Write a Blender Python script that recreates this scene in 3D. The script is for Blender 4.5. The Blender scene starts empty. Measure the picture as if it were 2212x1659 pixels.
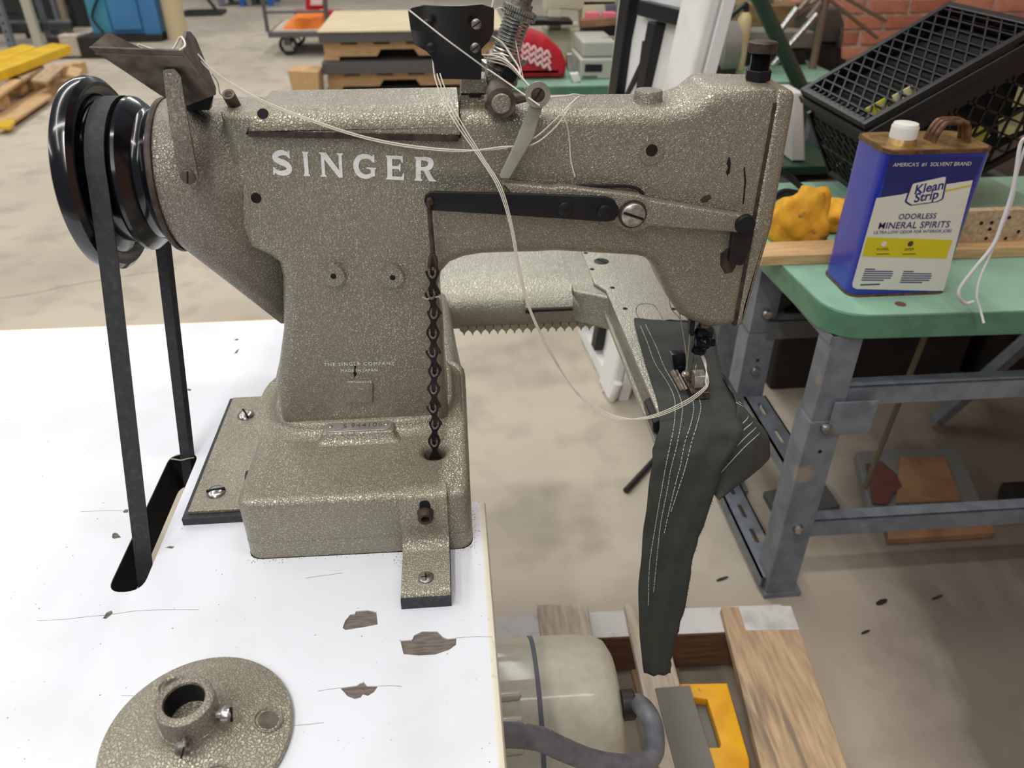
import bpy, bmesh, math, random
from mathutils import Vector as V, Matrix, Quaternion
random.seed(7)
scene = bpy.context.scene
COL = scene.collection
PI = math.pi
# ---------------------------------------------------------------- camera
FPX, IW, IH = 1650.0, 2212.0, 1659.0
PITCH, YAW = math.radians(33.0), math.radians(4.8)
CAM = V((0, 0, 1.25))
FW = V((math.sin(YAW)*math.cos(PITCH), math.cos(YAW)*math.cos(PITCH), -math.sin(PITCH)))
RT = V((math.cos(YAW), -math.sin(YAW), 0))
UP = RT.cross(FW)
cd = bpy.data.cameras.new('camera')
cam = bpy.data.objects.new('camera', cd); COL.objects.link(cam)
cam.location = CAM
cam.rotation_euler = (PI/2-PITCH, 0, -YAW)
cd.lens = 6.86; cd.sensor_fit = 'HORIZONTAL'; cd.sensor_width = 6.86*IW/FPX
cd.clip_start = .02; cd.clip_end = 60
cd.dof.use_dof = True; cd.dof.focus_distance = .80; cd.dof.aperture_fstop = 1.8
scene.camera = cam
# ---------------------------------------------------------------- light
w = bpy.data.worlds.new('world'); scene.world = w; w.use_nodes = True
w.node_tree.nodes['Background'].inputs[0].default_value = (.86, .93, 1.0, 1)
w.node_tree.nodes['Background'].inputs[1].default_value = .22
def strip(x, y, z, sx, sy, power, col=(1, .965, .91)):
    l = bpy.data.lights.new('ceiling_strip', 'AREA'); l.shape = 'RECTANGLE'; l.size = sx; l.size_y = sy
    l.energy = power; l.color = col
    o = bpy.data.objects.new('ceiling_strip', l); COL.objects.link(o); o.location = (x, y, z)
strip(.25, 6.0, 3.4, .12, 9.4, 130)
strip(-1.7, 4.5, 3.4, .12, 12.0, 78)
strip(-3.8, 5.0, 3.4, .12, 13.0, 215)
strip(-.8, -2.4, 3.4, .12, 4.2, 85)  # added front fill behind the camera, brightens the machine face
strip(-.3, .12, 3.4, 3.8, .14, 42)
scene.view_settings.view_transform = 'Standard'; scene.view_settings.look = 'None'
scene.view_settings.gamma = 1.0; scene.view_settings.use_curve_mapping = False
scene.view_settings.exposure = -0.16
# ---------------------------------------------------------------- unprojection of measured photo points onto world planes
def ray(x, y): return FW + (x-IW/2)/FPX*RT - (y-IH/2)/FPX*UP
def Zp(x, y, z):
    d = ray(x, y); return CAM + d*((z-CAM.z)/d.z)
def Yp(x, y, Y):
    d = ray(x, y); return CAM + d*(Y/d.y)
def Xp(x, y, X):
    d = ray(x, y); return CAM + d*(X/d.x)
# ---------------------------------------------------------------- mesh builder
def frame(a, b=None, up=None):
    """matrix with local z along b-a, origin a"""
    a = V(a); d = (V(b)-a).normalized()
    t = V(up) if up is not None else (V((0, 0, 1)) if abs(d.z) < .95 else V((1, 0, 0)))
    x = t.cross(d).normalized(); y = d.cross(x)
    return Matrix(((x.x, y.x, d.x, a.x), (x.y, y.y, d.y, a.y), (x.z, y.z, d.z, a.z), (0, 0, 0, 1)))
class MB:
    def __init__(s): s.v = []; s.f = []
    def add(s, vs, fs, M=None):
        n = len(s.v)
        s.v += [tuple(M @ V(p)) if M else tuple(p) for p in vs]
        s.f += [tuple(i+n for i in f) for f in fs]; return s
    def box(s, lo, hi, M=None):
        (a, b, c), (d, e, f) = lo, hi
        return s.add([(a,b,c),(d,b,c),(d,e,c),(a,e,c),(a,b,f),(d,b,f),(d,e,f),(a,e,f)],
            [(3,2,1,0),(4,5,6,7),(0,1,5,4),(1,2,6,5),(2,3,7,6),(3,0,4,7)], M)
    def cbox(s, c, d, M=None):
        return s.box([c[i]-d[i]/2 for i in range(3)], [c[i]+d[i]/2 for i in range(3)], M)
    def bar(s, a, b, w, h, up=None):
        L = (V(b)-V(a)).length
        return s.box((-w/2, -h/2, 0), (w/2, h/2, L), frame(a, b, up))
    def hexa(s, p):  # eight corner points, bottom ring then top ring
        return s.add(p, [(3,2,1,0),(4,5,6,7),(0,1,5,4),(1,2,6,5),(2,3,7,6),(3,0,4,7)])
    def prism(s, poly, z0, z1, M=None):
        n = len(poly)
        vs = [(x, y, z0) for x, y in poly] + [(x, y, z1) for x, y in poly]
        fs = [tuple(reversed(range(n))), tuple(range(n, 2*n))] + [(i, (i+1) % n, n+(i+1) % n, n+i) for i in range(n)]
        return s.add(vs, fs, M)
    def lathe(s, prof, M=None, n=40, cap=True, a0=0, a1=2*PI):
        """prof: (r, z) along local z"""
        full = abs(a1-a0-2*PI) < 1e-6; m = n if full else n+1; k = len(prof); vs = []
        for i in range(m):
            a = a0+(a1-a0)*i/n
            vs += [(r*math.cos(a), r*math.sin(a), z) for r, z in prof]
        fs = []
        for i in range(n):
            j = (i+1) % m
            for q in range(k-1): fs.append((i*k+q, j*k+q, j*k+q+1, i*k+q+1))
        if cap and full:
            if prof[0][0] > 1e-6: fs.append(tuple(i*k for i in reversed(range(m))))
            if prof[-1][0] > 1e-6: fs.append(tuple(i*k+k-1 for i in range(m)))
        return s.add(vs, fs, M)
    def cyl(s, a, b, r, r2=None, n=20):
        return s.lathe([(r, 0), (r if r2 is None else r2, (V(b)-V(a)).length)], frame(a, b), n)
    def tube(s, path, r, n=8, closed=False):
        P = [V(p) for p in path]; m = len(P); rs = r if isinstance(r, (list, tuple)) else [r]*m
        vs = []; prev = None
        for i in range(m):
            if closed: t = (P[(i+1) % m]-P[i-1])
            else: t = P[min(i+1, m-1)]-P[max(i-1, 0)]
            t.normalize()
            if prev is None:
                x = (V((0, 0, 1)) if abs(t.z) < .9 else V((1, 0, 0))).cross(t).normalized()
            else:
                x = (prev - t*prev.dot(t)).normalized()
            prev = x; y = t.cross(x)
            vs += [P[i]+x*(rs[i]*math.cos(2*PI*k/n))+y*(rs[i]*math.sin(2*PI*k/n)) for k in range(n)]
        fs = []
        for i in range(m if closed else m-1):
            j = (i+1) % m
            fs += [(i*n+k, i*n+(k+1) % n, j*n+(k+1) % n, j*n+k) for k in range(n)]
        if not closed: fs += [tuple(reversed(range(n))), tuple(range((m-1)*n, m*n))]
        return s.add(vs, fs)
    def loft(s, rings, cap=True, closed=True):
        n = len(rings[0]); vs = [p for r in rings for p in r]; fs = []
        for i in range(len(rings)-1):
            for k in range(n if closed else n-1):
                j = (k+1) % n
                fs.append((i*n+k, i*n+j, (i+1)*n+j, (i+1)*n+k))
        if cap and closed: fs += [tuple(reversed(range(n))), tuple(range((len(rings)-1)*n, len(rings)*n))]
        return s.add(vs, fs)
    def sphere(s, c, r, n=14, sc=(1, 1, 1), M=None):
        k = n//2; prof = [(math.sin(PI*i/k)*r, -math.cos(PI*i/k)*r) for i in range(k+1)]
        prof[0] = (1e-7, -r); prof[-1] = (1e-7, r)
        MM = Matrix.Translation(c) @ (M or Matrix()) @ Matrix.Diagonal((*sc, 1))
        return s.lathe(prof, MM, n, cap=False)
def spline(pts, n=8, closed=False):
    """Catmull-Rom through the points"""
    P = [V(p) for p in pts]; m = len(P); out = []
    for i in range(m if closed else m-1):
        a, b, c, d = (P[(i-1) % m], P[i], P[(i+1) % m], P[(i+2) % m]) if closed else (P[max(i-1, 0)], P[i], P[i+1], P[min(i+2, m-1)])
        for k in range(n):
            t = k/n
            out.append(.5*((2*b)+(c-a)*t+(2*a-5*b+4*c-d)*t*t+(3*b-a-3*c+d)*t**3))
    if not closed: out.append(P[-1])
    return out
def rounded(pts, r, n=5):
    """2-D polygon with corners rounded; pts (x, y) or (x, y, own radius)"""
    out = []; m = len(pts)
    for i in range(m):
        p = V(pts[i][:2]); a = V(pts[i-1][:2]); b = V(pts[(i+1) % m][:2]); rr = pts[i][2] if len(pts[i]) > 2 else r
        da = (a-p); db = (b-p)
        if rr <= 0: out.append(tuple(p)); continue
        ang = da.angle(db); t = min(rr/max(math.tan(ang/2), 1e-4), da.length*.49, db.length*.49)
        q0 = p+da.normalized()*t; q1 = p+db.normalized()*t
        for k in range(n+1):
            s = k/n; out.append(tuple((1-s)**2*q0+2*s*(1-s)*p+s*s*q1))
    return out
def rect(x0, y0, x1, y1, r=0, n=4): return rounded([(x0, y0), (x1, y0), (x1, y1), (x0, y1)], r, n)
def circ(x, y, r, n=20): return [(x+r*math.cos(2*PI*i/n), y+r*math.sin(2*PI*i/n)) for i in range(n)]
def finish(o, smooth, bev, seg=2):
    me = o.data
    if smooth is not None:
        me.polygons.foreach_set('use_smooth', [True]*len(me.polygons))
        if bev <= 0: me.set_sharp_from_angle(angle=math.radians(smooth))
    if bev > 0:
        b = o.modifiers.new('bevel', 'BEVEL'); b.width = bev; b.segments = seg; b.limit_method = 'ANGLE'
        b.angle_limit = math.radians(32); b.harden_normals = True
def place(o, parent):
    COL.objects.link(o)
    if parent is not None:
        o.parent = parent
        o.matrix_parent_inverse = Matrix.Translation(-WL(parent))
    else:
        me = o.data; bb = [V(v.co) for v in me.vertices]
        lo = V([min(p[i] for p in bb) for i in range(3)]); hi = V([max(p[i] for p in bb) for i in range(3)])
        c = V(((lo.x+hi.x)/2, (lo.y+hi.y)/2, lo.z)); me.transform(Matrix.Translation(-c)); o.location = c
def WL(o):
    p = V(o.location)
    if o.parent is not None: p = p + WL(o.parent) + o.matrix_parent_inverse.translation
    return p
def obj(name, mb, mat, parent=None, smooth=38, bev=0, seg=2, fix=True, label=None):
    me = bpy.data.meshes.new(name); me.from_pydata(mb.v, [], mb.f); me.validate()
    if fix:
        bm = bmesh.new(); bm.from_mesh(me); bmesh.ops.recalc_face_normals(bm, faces=bm.faces); bm.to_mesh(me); bm.free()
    me.materials.append(M_[mat] if isinstance(mat, str) else mat)
    o = bpy.data.objects.new(name, me); place(o, parent); finish(o, smooth, bev, seg)
    if label: o['label'] = label
    return o
def plate(name, outline, holes, t, M, mat, parent=None, bev=0, res=2, smooth=38, label=None):
    """flat plate, 2-D outline with holes, thickness t centred on local z=0, rounded rims of radius bev"""
    c = bpy.data.curves.new('c', 'CURVE'); c.dimensions = '2D'; c.fill_mode = 'BOTH'
    for poly in [outline]+list(holes):
        s = c.splines.new('POLY'); s.points.add(len(poly)-1); s.use_cyclic_u = True
        for q, p in zip(s.points, poly): q.co = (p[0], p[1], 0, 1)
    c.extrude = max(t/2-bev, 0); c.bevel_depth = bev; c.bevel_resolution = res; c.offset = -bev
    co = bpy.data.objects.new('c', c); me = bpy.data.meshes.new_from_object(co)
    bpy.data.objects.remove(co); bpy.data.curves.remove(c)
    me.name = name; me.transform(M); me.materials.clear(); me.materials.append(M_[mat])
    bm = bmesh.new(); bm.from_mesh(me); bmesh.ops.remove_doubles(bm, verts=bm.verts, dist=1e-6)
    bmesh.ops.recalc_face_normals(bm, faces=bm.faces); bm.to_mesh(me); bm.free()
    o = bpy.data.objects.new(name, me); place(o, parent); finish(o, smooth, 0)
    if label: o['label'] = label
    return o
def textmesh(name, txt, size, M, mat, parent, align='CENTER', ext=.0001, shear=0, space=1.0, bold=0, label=None):
    c = bpy.data.curves.new('t', 'FONT'); c.body = txt; c.size = size; c.align_x = align; c.align_y = 'CENTER'
    c.extrude = ext; c.shear = shear; c.space_character = space; c.offset = bold; c.resolution_u = 3
    co = bpy.data.objects.new('t', c); me = bpy.data.meshes.new_from_object(co)
    bpy.data.objects.remove(co); bpy.data.curves.remove(c)
    me.name = name; me.transform(M); me.materials.clear(); me.materials.append(M_[mat])
    o = bpy.data.objects.new(name, me); place(o, parent)
    if label: o['label'] = label
    return o
def thing(name, label, cat, loc, group=None):
    o = bpy.data.objects.new(name, None); COL.objects.link(o); o.location = loc; o.empty_display_size = .05
    o['label'] = label; o['category'] = cat
    if group: o['group'] = group
    return o
def tag(o, label, cat, group=None, kind=None):
    o['label'] = label; o['category'] = cat
    if group: o['group'] = group
    if kind: o['kind'] = kind
    return o
def struct(o, label, cat=None):
    o['kind'] = 'structure'; o['label'] = label
    if cat: o['category'] = cat
    return o
def axes(o, x, y):
    """matrix from origin and local x, y directions"""
    x = V(x).normalized(); y = V(y); y = (y-x*y.dot(x)).normalized(); z = x.cross(y); o = V(o)
    return Matrix(((x.x, y.x, z.x, o.x), (x.y, y.y, z.y, o.y), (x.z, y.z, z.z, o.z), (0, 0, 0, 1)))
XZ = lambda y: axes((0, y, 0), (1, 0, 0), (0, 0, 1))     # 2-D (x, z) on the plane y; local z points to -y (viewer)
XY = lambda z: Matrix.Translation((0, 0, z))
YZ = lambda x: axes((x, 0, 0), (0, 1, 0), (0, 0, 1))
# ---------------------------------------------------------------- materials
M_ = {}
def lin(c):
    return tuple(((x/255)/12.92 if x/255 <= .04045 else ((x/255+.055)/1.055)**2.4) for x in c)
def mat(name, col, rough=.5, metal=0, col2=None, scale=20, lo=.4, hi=.65, stretch=None, bump=0, bscale=None, bkind='noise',
        detail=3, coat=0, spec=.5, col3=None, s3=60, lo3=.6, hi3=.66, rvar=0):
    m = bpy.data.materials.new(name); m.use_nodes = True; N = m.node_tree.nodes; L = m.node_tree.links
    b = N['Principled BSDF']; b.inputs['Roughness'].default_value = rough; b.inputs['Metallic'].default_value = metal
    b.inputs['Specular IOR Level'].default_value = spec
    if coat: b.inputs['Coat Weight'].default_value = coat; b.inputs['Coat Roughness'].default_value = .08
    c = (*lin(col), 1); b.inputs['Base Color'].default_value = c; M_[name] = m
    if not (col2 or bump or col3): return m
    tc = N.new('ShaderNodeTexCoord'); src = tc.outputs['Object']
    if stretch:
        mp = N.new('ShaderNodeMapping'); mp.inputs['Scale'].default_value = stretch; L.new(src, mp.inputs[0]); src = mp.outputs[0]
    def noise(sc, dt=detail):
        n = N.new('ShaderNodeTexNoise'); n.inputs['Scale'].default_value = sc; n.inputs['Detail'].default_value = dt
        L.new(src, n.inputs['Vector']); return n
    def ramp(fac, a, b_):
        r = N.new('ShaderNodeMapRange'); r.inputs[1].default_value = a; r.inputs[2].default_value = b_; L.new(fac, r.inputs[0]); return r.outputs[0]
    cur = None
    def mix(fac, c_new, cur):
        x = N.new('ShaderNodeMix'); x.data_type = 'RGBA'; L.new(fac, x.inputs[0])
        if cur is None: x.inputs[6].default_value = c
        else: L.new(cur, x.inputs[6])
        x.inputs[7].default_value = (*lin(c_new), 1); return x.outputs[2]
    if col2:
        n = noise(scale); cur = mix(ramp(n.outputs[0], lo, hi), col2, cur)
        if rvar:
            r = N.new('ShaderNodeMapRange'); r.inputs[3].default_value = rough; r.inputs[4].default_value = rough+rvar
            r.inputs[1].default_value = lo; r.inputs[2].default_value = hi
            L.new(n.outputs[0], r.inputs[0]); L.new(r.outputs[0], b.inputs['Roughness'])
    if col3:
        n = noise(s3, 4); cur = mix(ramp(n.outputs[0], lo3, hi3), col3, cur)
    if cur is not None: L.new(cur, b.inputs['Base Color'])
    if bump:
        if bkind == 'voronoi':
            t = N.new('ShaderNodeTexVoronoi'); t.feature = 'SMOOTH_F1'; t.inputs['Scale'].default_value = bscale or scale; L.new(src, t.inputs['Vector']); out = t.outputs['Distance']
        else:
            t = noise(bscale or scale); out = t.outputs[0]
        bp = N.new('ShaderNodeBump'); bp.inputs['Strength'].default_value = bump; bp.inputs['Distance'].default_value = .001
        L.new(out, bp.inputs['Height']); L.new(bp.outputs[0], b.inputs['Normal'])
    return m
def hammer(name, col, dark, rough=.36, metal=.55, sc=360, stain=None):
    """hammered metallic enamel: small cells with darker veins"""
    m = bpy.data.materials.new(name); m.use_nodes = True; N = m.node_tree.nodes; L = m.node_tree.links; M_[name] = m
    b = N['Principled BSDF']; b.inputs['Roughness'].default_value = rough; b.inputs['Metallic'].default_value = metal
    tc = N.new('ShaderNodeTexCoord'); n0 = N.new('ShaderNodeTexNoise'); n0.inputs['Scale'].default_value = sc*.9; n0.inputs['Detail'].default_value = 2
    L.new(tc.outputs['Object'], n0.inputs['Vector'])
    ad = N.new('ShaderNodeMixRGB'); ad.blend_type = 'LINEAR_LIGHT'; ad.inputs[0].default_value = .0022
    L.new(tc.outputs['Object'], ad.inputs[1]); L.new(n0.outputs['Color'], ad.inputs[2])
    v = N.new('ShaderNodeTexVoronoi'); v.feature = 'DISTANCE_TO_EDGE'; v.inputs['Scale'].default_value = sc; L.new(ad.outputs[0], v.inputs['Vector'])
    r = N.new('ShaderNodeMapRange'); r.inputs[1].default_value = 0; r.inputs[2].default_value = .22; L.new(v.outputs['Distance'], r.inputs[0])
    n = N.new('ShaderNodeTexNoise'); n.inputs['Scale'].default_value = 300; n.inputs['Detail'].default_value = 3; L.new(tc.outputs['Object'], n.inputs['Vector'])
    mu = N.new('ShaderNodeMath'); mu.operation = 'MULTIPLY'; L.new(r.outputs[0], mu.inputs[0])
    r2 = N.new('ShaderNodeMapRange'); r2.inputs[1].default_value = .35; r2.inputs[2].default_value = .6; r2.inputs[3].default_value = .55; L.new(n.outputs[0], r2.inputs[0]); L.new(r2.outputs[0], mu.inputs[1])
    x = N.new('ShaderNodeMix'); x.data_type = 'RGBA'; L.new(mu.outputs[0], x.inputs[0]); x.inputs[6].default_value = (*lin(dark), 1); x.inputs[7].default_value = (*lin(col), 1)
    cur = x.outputs[2]
    if stain:
        n3 = N.new('ShaderNodeTexNoise'); n3.inputs['Scale'].default_value = 16; n3.inputs['Detail'].default_value = 5; L.new(tc.outputs['Object'], n3.inputs['Vector'])
        r3 = N.new('ShaderNodeMapRange'); r3.inputs[1].default_value = .52; r3.inputs[2].default_value = .75; r3.inputs[4].default_value = .55; L.new(n3.outputs[0], r3.inputs[0])
        x3 = N.new('ShaderNodeMix'); x3.data_type = 'RGBA'; L.new(r3.outputs[0], x3.inputs[0]); L.new(cur, x3.inputs[6]); x3.inputs[7].default_value = (*lin(stain), 1); cur = x3.outputs[2]
    L.new(cur, b.inputs['Base Color'])
    bp = N.new('ShaderNodeBump'); bp.inputs['Strength'].default_value = .7; bp.inputs['Distance'].default_value = .0005
    L.new(mu.outputs[0], bp.inputs['Height']); L.new(bp.outputs[0], b.inputs['Normal'])
    return m
hammer('paint', (173, 167, 150), (133, 127, 111), rough=.29, metal=.52, stain=(152, 144, 128))
hammer('paint_bed', (182, 180, 165), (156, 154, 140), rough=.32, sc=330)
hammer('paint_worn', (168, 161, 147), (128, 121, 109), rough=.40, sc=360, stain=(84, 74, 62))
mat('paint_edge', (196, 190, 168), .4, .3)
mat('gloss_black', (12, 13, 18), .17, 0, coat=.35)
mat('black_metal', (27, 27, 31), .42, .35, col2=(48, 42, 40), scale=18, lo=.5, hi=.75)
mat('black_paint', (16, 17, 21), .35, 0, col2=(34, 30, 30), scale=30, lo=.55, hi=.8)
mat('rust_metal', (112, 103, 94), .5, .6, col2=(78, 66, 58), scale=60)
mat('rust_brown', (84, 68, 60), .55, .45, col2=(52, 42, 40), scale=80)
mat('steel', (190, 190, 188), .28, .95, col2=(140, 138, 132), scale=120)
mat('steel_dull', (150, 148, 142), .38, .85, col2=(96, 88, 80), scale=150)
mat('nickel', (196, 192, 182), .3, .8, col2=(150, 144, 132), scale=200)
mat('steel_brown', (120, 104, 92), .26, .9, col2=(70, 56, 48), scale=180)
mat('aluminium', (186, 186, 184), .35, .8)
mat('grey_lever', (166, 163, 150), .42, .25, col2=(140, 136, 122), scale=40)
mat('dark_hole', (12, 11, 10), .9)
mat('decal_white', (240, 241, 238), .5, 0, col2=(214, 216, 208), scale=500, lo=.55, hi=.7)
mat('belt_rubber', (44, 45, 48), .72, 0, col2=(64, 62, 60), scale=160, lo=.5, hi=.75, bump=.3, bscale=900)
mat('belt_side', (26, 26, 28), .7, 0, col2=(60, 58, 48), scale=300, lo=.55, hi=.75)
mat('rubber_pad', (44, 46, 52), .65, 0, col2=(70, 70, 74), scale=200, lo=.5, hi=.8)
mat('blued_steel', (40, 40, 50), .22, .7, col2=(28, 28, 34), scale=60)
mat('foot_steel', (214, 206, 198), .26, .7, col2=(170, 156, 144), scale=160)
mat('thread', (226, 220, 206), .8)
mat('thread_tan', (170, 160, 134), .8)
mat('cord_white', (214, 214, 216), .7)
# ================================================================ setting: floor, brick wall
TZ = .67            # work table height
mat('concrete', (192, 181, 164), .62, 0, col2=(160, 150, 134), scale=1.3, lo=.4, hi=.8, detail=6, col3=(150, 140, 124), s3=7, lo3=.5, hi3=.85, bump=.12, bscale=40)
def floor_shade_stain():  # shadow beside the green table painted into the concrete, mixed with dark scuffs
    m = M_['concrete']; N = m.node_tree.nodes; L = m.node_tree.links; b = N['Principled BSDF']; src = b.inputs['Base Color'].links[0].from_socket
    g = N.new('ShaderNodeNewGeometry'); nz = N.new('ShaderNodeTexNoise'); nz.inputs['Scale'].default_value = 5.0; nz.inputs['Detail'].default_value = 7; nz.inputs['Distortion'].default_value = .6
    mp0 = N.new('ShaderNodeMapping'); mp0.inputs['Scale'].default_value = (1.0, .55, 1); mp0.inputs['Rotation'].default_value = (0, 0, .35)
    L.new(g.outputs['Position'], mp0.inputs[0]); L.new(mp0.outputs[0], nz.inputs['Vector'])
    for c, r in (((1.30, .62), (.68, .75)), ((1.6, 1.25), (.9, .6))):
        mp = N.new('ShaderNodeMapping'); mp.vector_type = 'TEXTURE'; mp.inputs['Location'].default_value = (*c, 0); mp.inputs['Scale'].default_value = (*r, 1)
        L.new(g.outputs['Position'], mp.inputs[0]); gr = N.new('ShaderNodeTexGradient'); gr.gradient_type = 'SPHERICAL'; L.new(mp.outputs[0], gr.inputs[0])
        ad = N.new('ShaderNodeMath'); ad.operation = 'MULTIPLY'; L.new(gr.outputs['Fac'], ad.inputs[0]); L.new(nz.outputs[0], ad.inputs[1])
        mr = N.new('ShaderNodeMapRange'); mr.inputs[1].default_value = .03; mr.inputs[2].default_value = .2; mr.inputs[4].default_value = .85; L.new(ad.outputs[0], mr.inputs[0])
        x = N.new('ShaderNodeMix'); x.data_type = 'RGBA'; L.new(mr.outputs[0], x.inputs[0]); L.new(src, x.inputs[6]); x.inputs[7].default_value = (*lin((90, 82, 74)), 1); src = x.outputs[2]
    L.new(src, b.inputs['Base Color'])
floor_shade_stain()
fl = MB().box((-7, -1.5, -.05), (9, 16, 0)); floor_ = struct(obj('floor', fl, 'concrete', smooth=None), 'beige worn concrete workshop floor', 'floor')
mat('floor_crack', (120, 110, 98), .9)
for c in ([(-60, 652), (60, 636), (150, 617), (260, 598), (380, 580)],):
    obj('crack', MB().tube(spline([Zp(u, v, 0) for u, v in c], 5), .0011, 5), 'floor_crack', floor_)
# ================================================================ white work table
mat('laminate', (222, 225, 234), .42, 0, col2=(213, 214, 220), scale=9, lo=.5, hi=.75, detail=5, col3=(205, 200, 190), s3=240, lo3=.72, hi3=.76)
mat('edge_cream', (226, 221, 202), .45, 0, col2=(196, 186, 160), scale=120, lo=.6, hi=.8)
mat('edge_yellow', (206, 176, 96), .5)
mat('chip_wood', (120, 112, 104), .8, 0, col2=(94, 85, 78), scale=60, stretch=(1, 6, 1), lo=.35, hi=.65, bump=.5, bscale=90)
mat('steel_grey_leg', (104, 110, 118), .5, .3)
wt = thing('work_table', 'white laminate work table with chipped top carrying the sewing machine', 'table', (-.45, .6, 0))
slot = rounded([(-.3535, .548), (-.3195, .548), (-.3195, .768), (-.3535, .768)], .0165, 6)
top = rounded([(-1.05, .16), (.0175, .16), (.0175, .651), (-.075, .651), (-.075, 1.11), (-1.05, 1.11)], .002, 1)
def zpx(pts, z=TZ): return [tuple(Zp(a, b, z)[:2]) for a, b in pts]
chips = [[(740,1356),(746,1340),(757,1327),(767,1326),(769,1320),(795,1318),(813,1322),(816,1349),(790,1354),(746,1361)],
 [(865,1384),(890,1382),(895,1372),(912,1364),(945,1364),(957,1376),(967,1380),(986,1378),(985,1393),(970,1404),(940,1414),(905,1416),(872,1413),(868,1397)],
 [(735,1486),(771,1481),(778,1476),(786,1474),(793,1482),(817,1482),(808,1495),(795,1503),(784,1500),(779,1507),(766,1510),(751,1504)],
 [(242,1161),(243,1153),(248,1150),(253,1151),(262,1161),(246,1164)], [(222,1336),(230,1323),(241,1318),(244,1325),(229,1337)],
 [(265,1105),(271,1100),(278,1100),(277,1107),(268,1108)], [(356,1183),(366,1179),(378,1180),(372,1185)], [(403,842),(408,839),(414,841),(411,845)],
 [(505,764),(512,756),(517,753),(512,763)], [(505,734),(512,731),(517,732),(512,736)]]
obj('legs_frame', MB().box((-.98,.25,.05),(-.94,1.05,.09)).box((-.24,.25,.05),(-.20,1.05,.09)).box((-.94,.62,.06),(-.24,.66,.09)), 'steel_grey_leg', wt)
for x in (-.96, -.22):
    for y in (.35, .95): obj('leg', MB().box((x-.02, y-.02, 0), (x+.02, y+.02, .63)), 'steel_grey_leg', wt)
plate('tabletop', top, [slot], .0395, XY(.6488), 'chip_wood', wt)
mat('slot_black', (16, 15, 15), .85, 0, col2=(34, 31, 29), scale=30, stretch=(6, 1, 1))
sl = MB(); n = len(slot)
sl.loft([[(x, y, z) for x, y in rounded([(-.3532, .5483), (-.3198, .5483), (-.3198, .7677), (-.3532, .7677)], .0165, 6)] for z in (.62, .6685)], cap=False)
obj('slot_lining', sl, 'slot_black', wt, fix=False)
plate('laminate', top, [slot]+[zpx(c) for c in chips], .0014, XY(TZ-.0007), 'laminate', wt)
obj('edge_band', MB().loft([[(x, y, z) for x, z in ((.0175, .629), (.0245, .629), (.0250, .650), (.0246, .6655), (.0228, .6688), (.0195, .6700), (.0175, .6700))] for y in (.16, .6512)]), 'edge_cream', wt)
obj('back_edge_band', MB().box((-1.05, 1.11, .629), (-.075, 1.1125, .6698)), 'edge_yellow', wt)
obj('notch_edge_band', MB().box((-.075, .651, .629), (.0175, .6535, .6695)), 'edge_cream', wt)
mat('crack', (92, 88, 84), .8)
for c in ([(80,1341),(140,1338),(190,1332),(226,1329)], [(243,1327),(290,1320),(350,1317),(430,1317)], [(986,1378),(1030,1375),(1063,1376)], [(630,1568),(665,1565),(700,1561)],
          [(687,1493),(710,1489),(735,1486)], [(817,1482),(845,1481),(868,1483)], [(174,1106),(220,1103),(266,1103)], [(262,1503),(290,1503),(312,1502)], [(660,1249),(700,1243),(740,1238)], [(862,1384),(866,1383)]):
    obj('crack', MB().tube([Zp(a, b, TZ) for a, b in c], .00022, 5), 'crack', wt)
# oily grime where the casting meets the top
mat('grime', (70, 62, 54), .9, 0, col2=(120, 104, 84), scale=220)
g = MB()
random.seed(3)
for i in range(170):
    e = random.random(); x = -.225+e*.24; y = .5815-abs(random.gauss(0, .0028))
    if i % 4 == 0: x = .009+abs(random.gauss(0, .004)); y = .58+random.random()*.065
    if i % 5 == 0: x = -.002+random.gauss(0, .006); y = .581+random.gauss(0, .004)
    if i % 7 == 0: x = -.068+random.gauss(0, .004); y = .57+random.gauss(0, .006)
    if x > .0165: x = .014
    s = .0002+random.random()*.0004
    if -.06 < x < -.02 and y < .5815: continue
    g.cbox((x, y, TZ+.0001), (s*1.6, s, .0004), None)
o = obj('grime', g, 'grime', wt, smooth=None); o['kind'] = 'stuff'; o['label'] = 'oily dirt specks around the casting'
random.seed(11)
g = MB()
for i in range(150):
    p = Zp(random.uniform(0, 1060), random.uniform(720, 1650), TZ); s = random.uniform(.0002, .0006)
    if p.x > .014 or p.y > 1.1 or (-.36 < p.x < -.315 and .54 < p.y < .77): continue
    g.cbox((p.x, p.y, TZ+.00005), (s*random.uniform(1, 2.4), s, .0003), None)
o = obj('dust_speck', g, 'grime', wt, smooth=None); o['kind'] = 'stuff'
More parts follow.
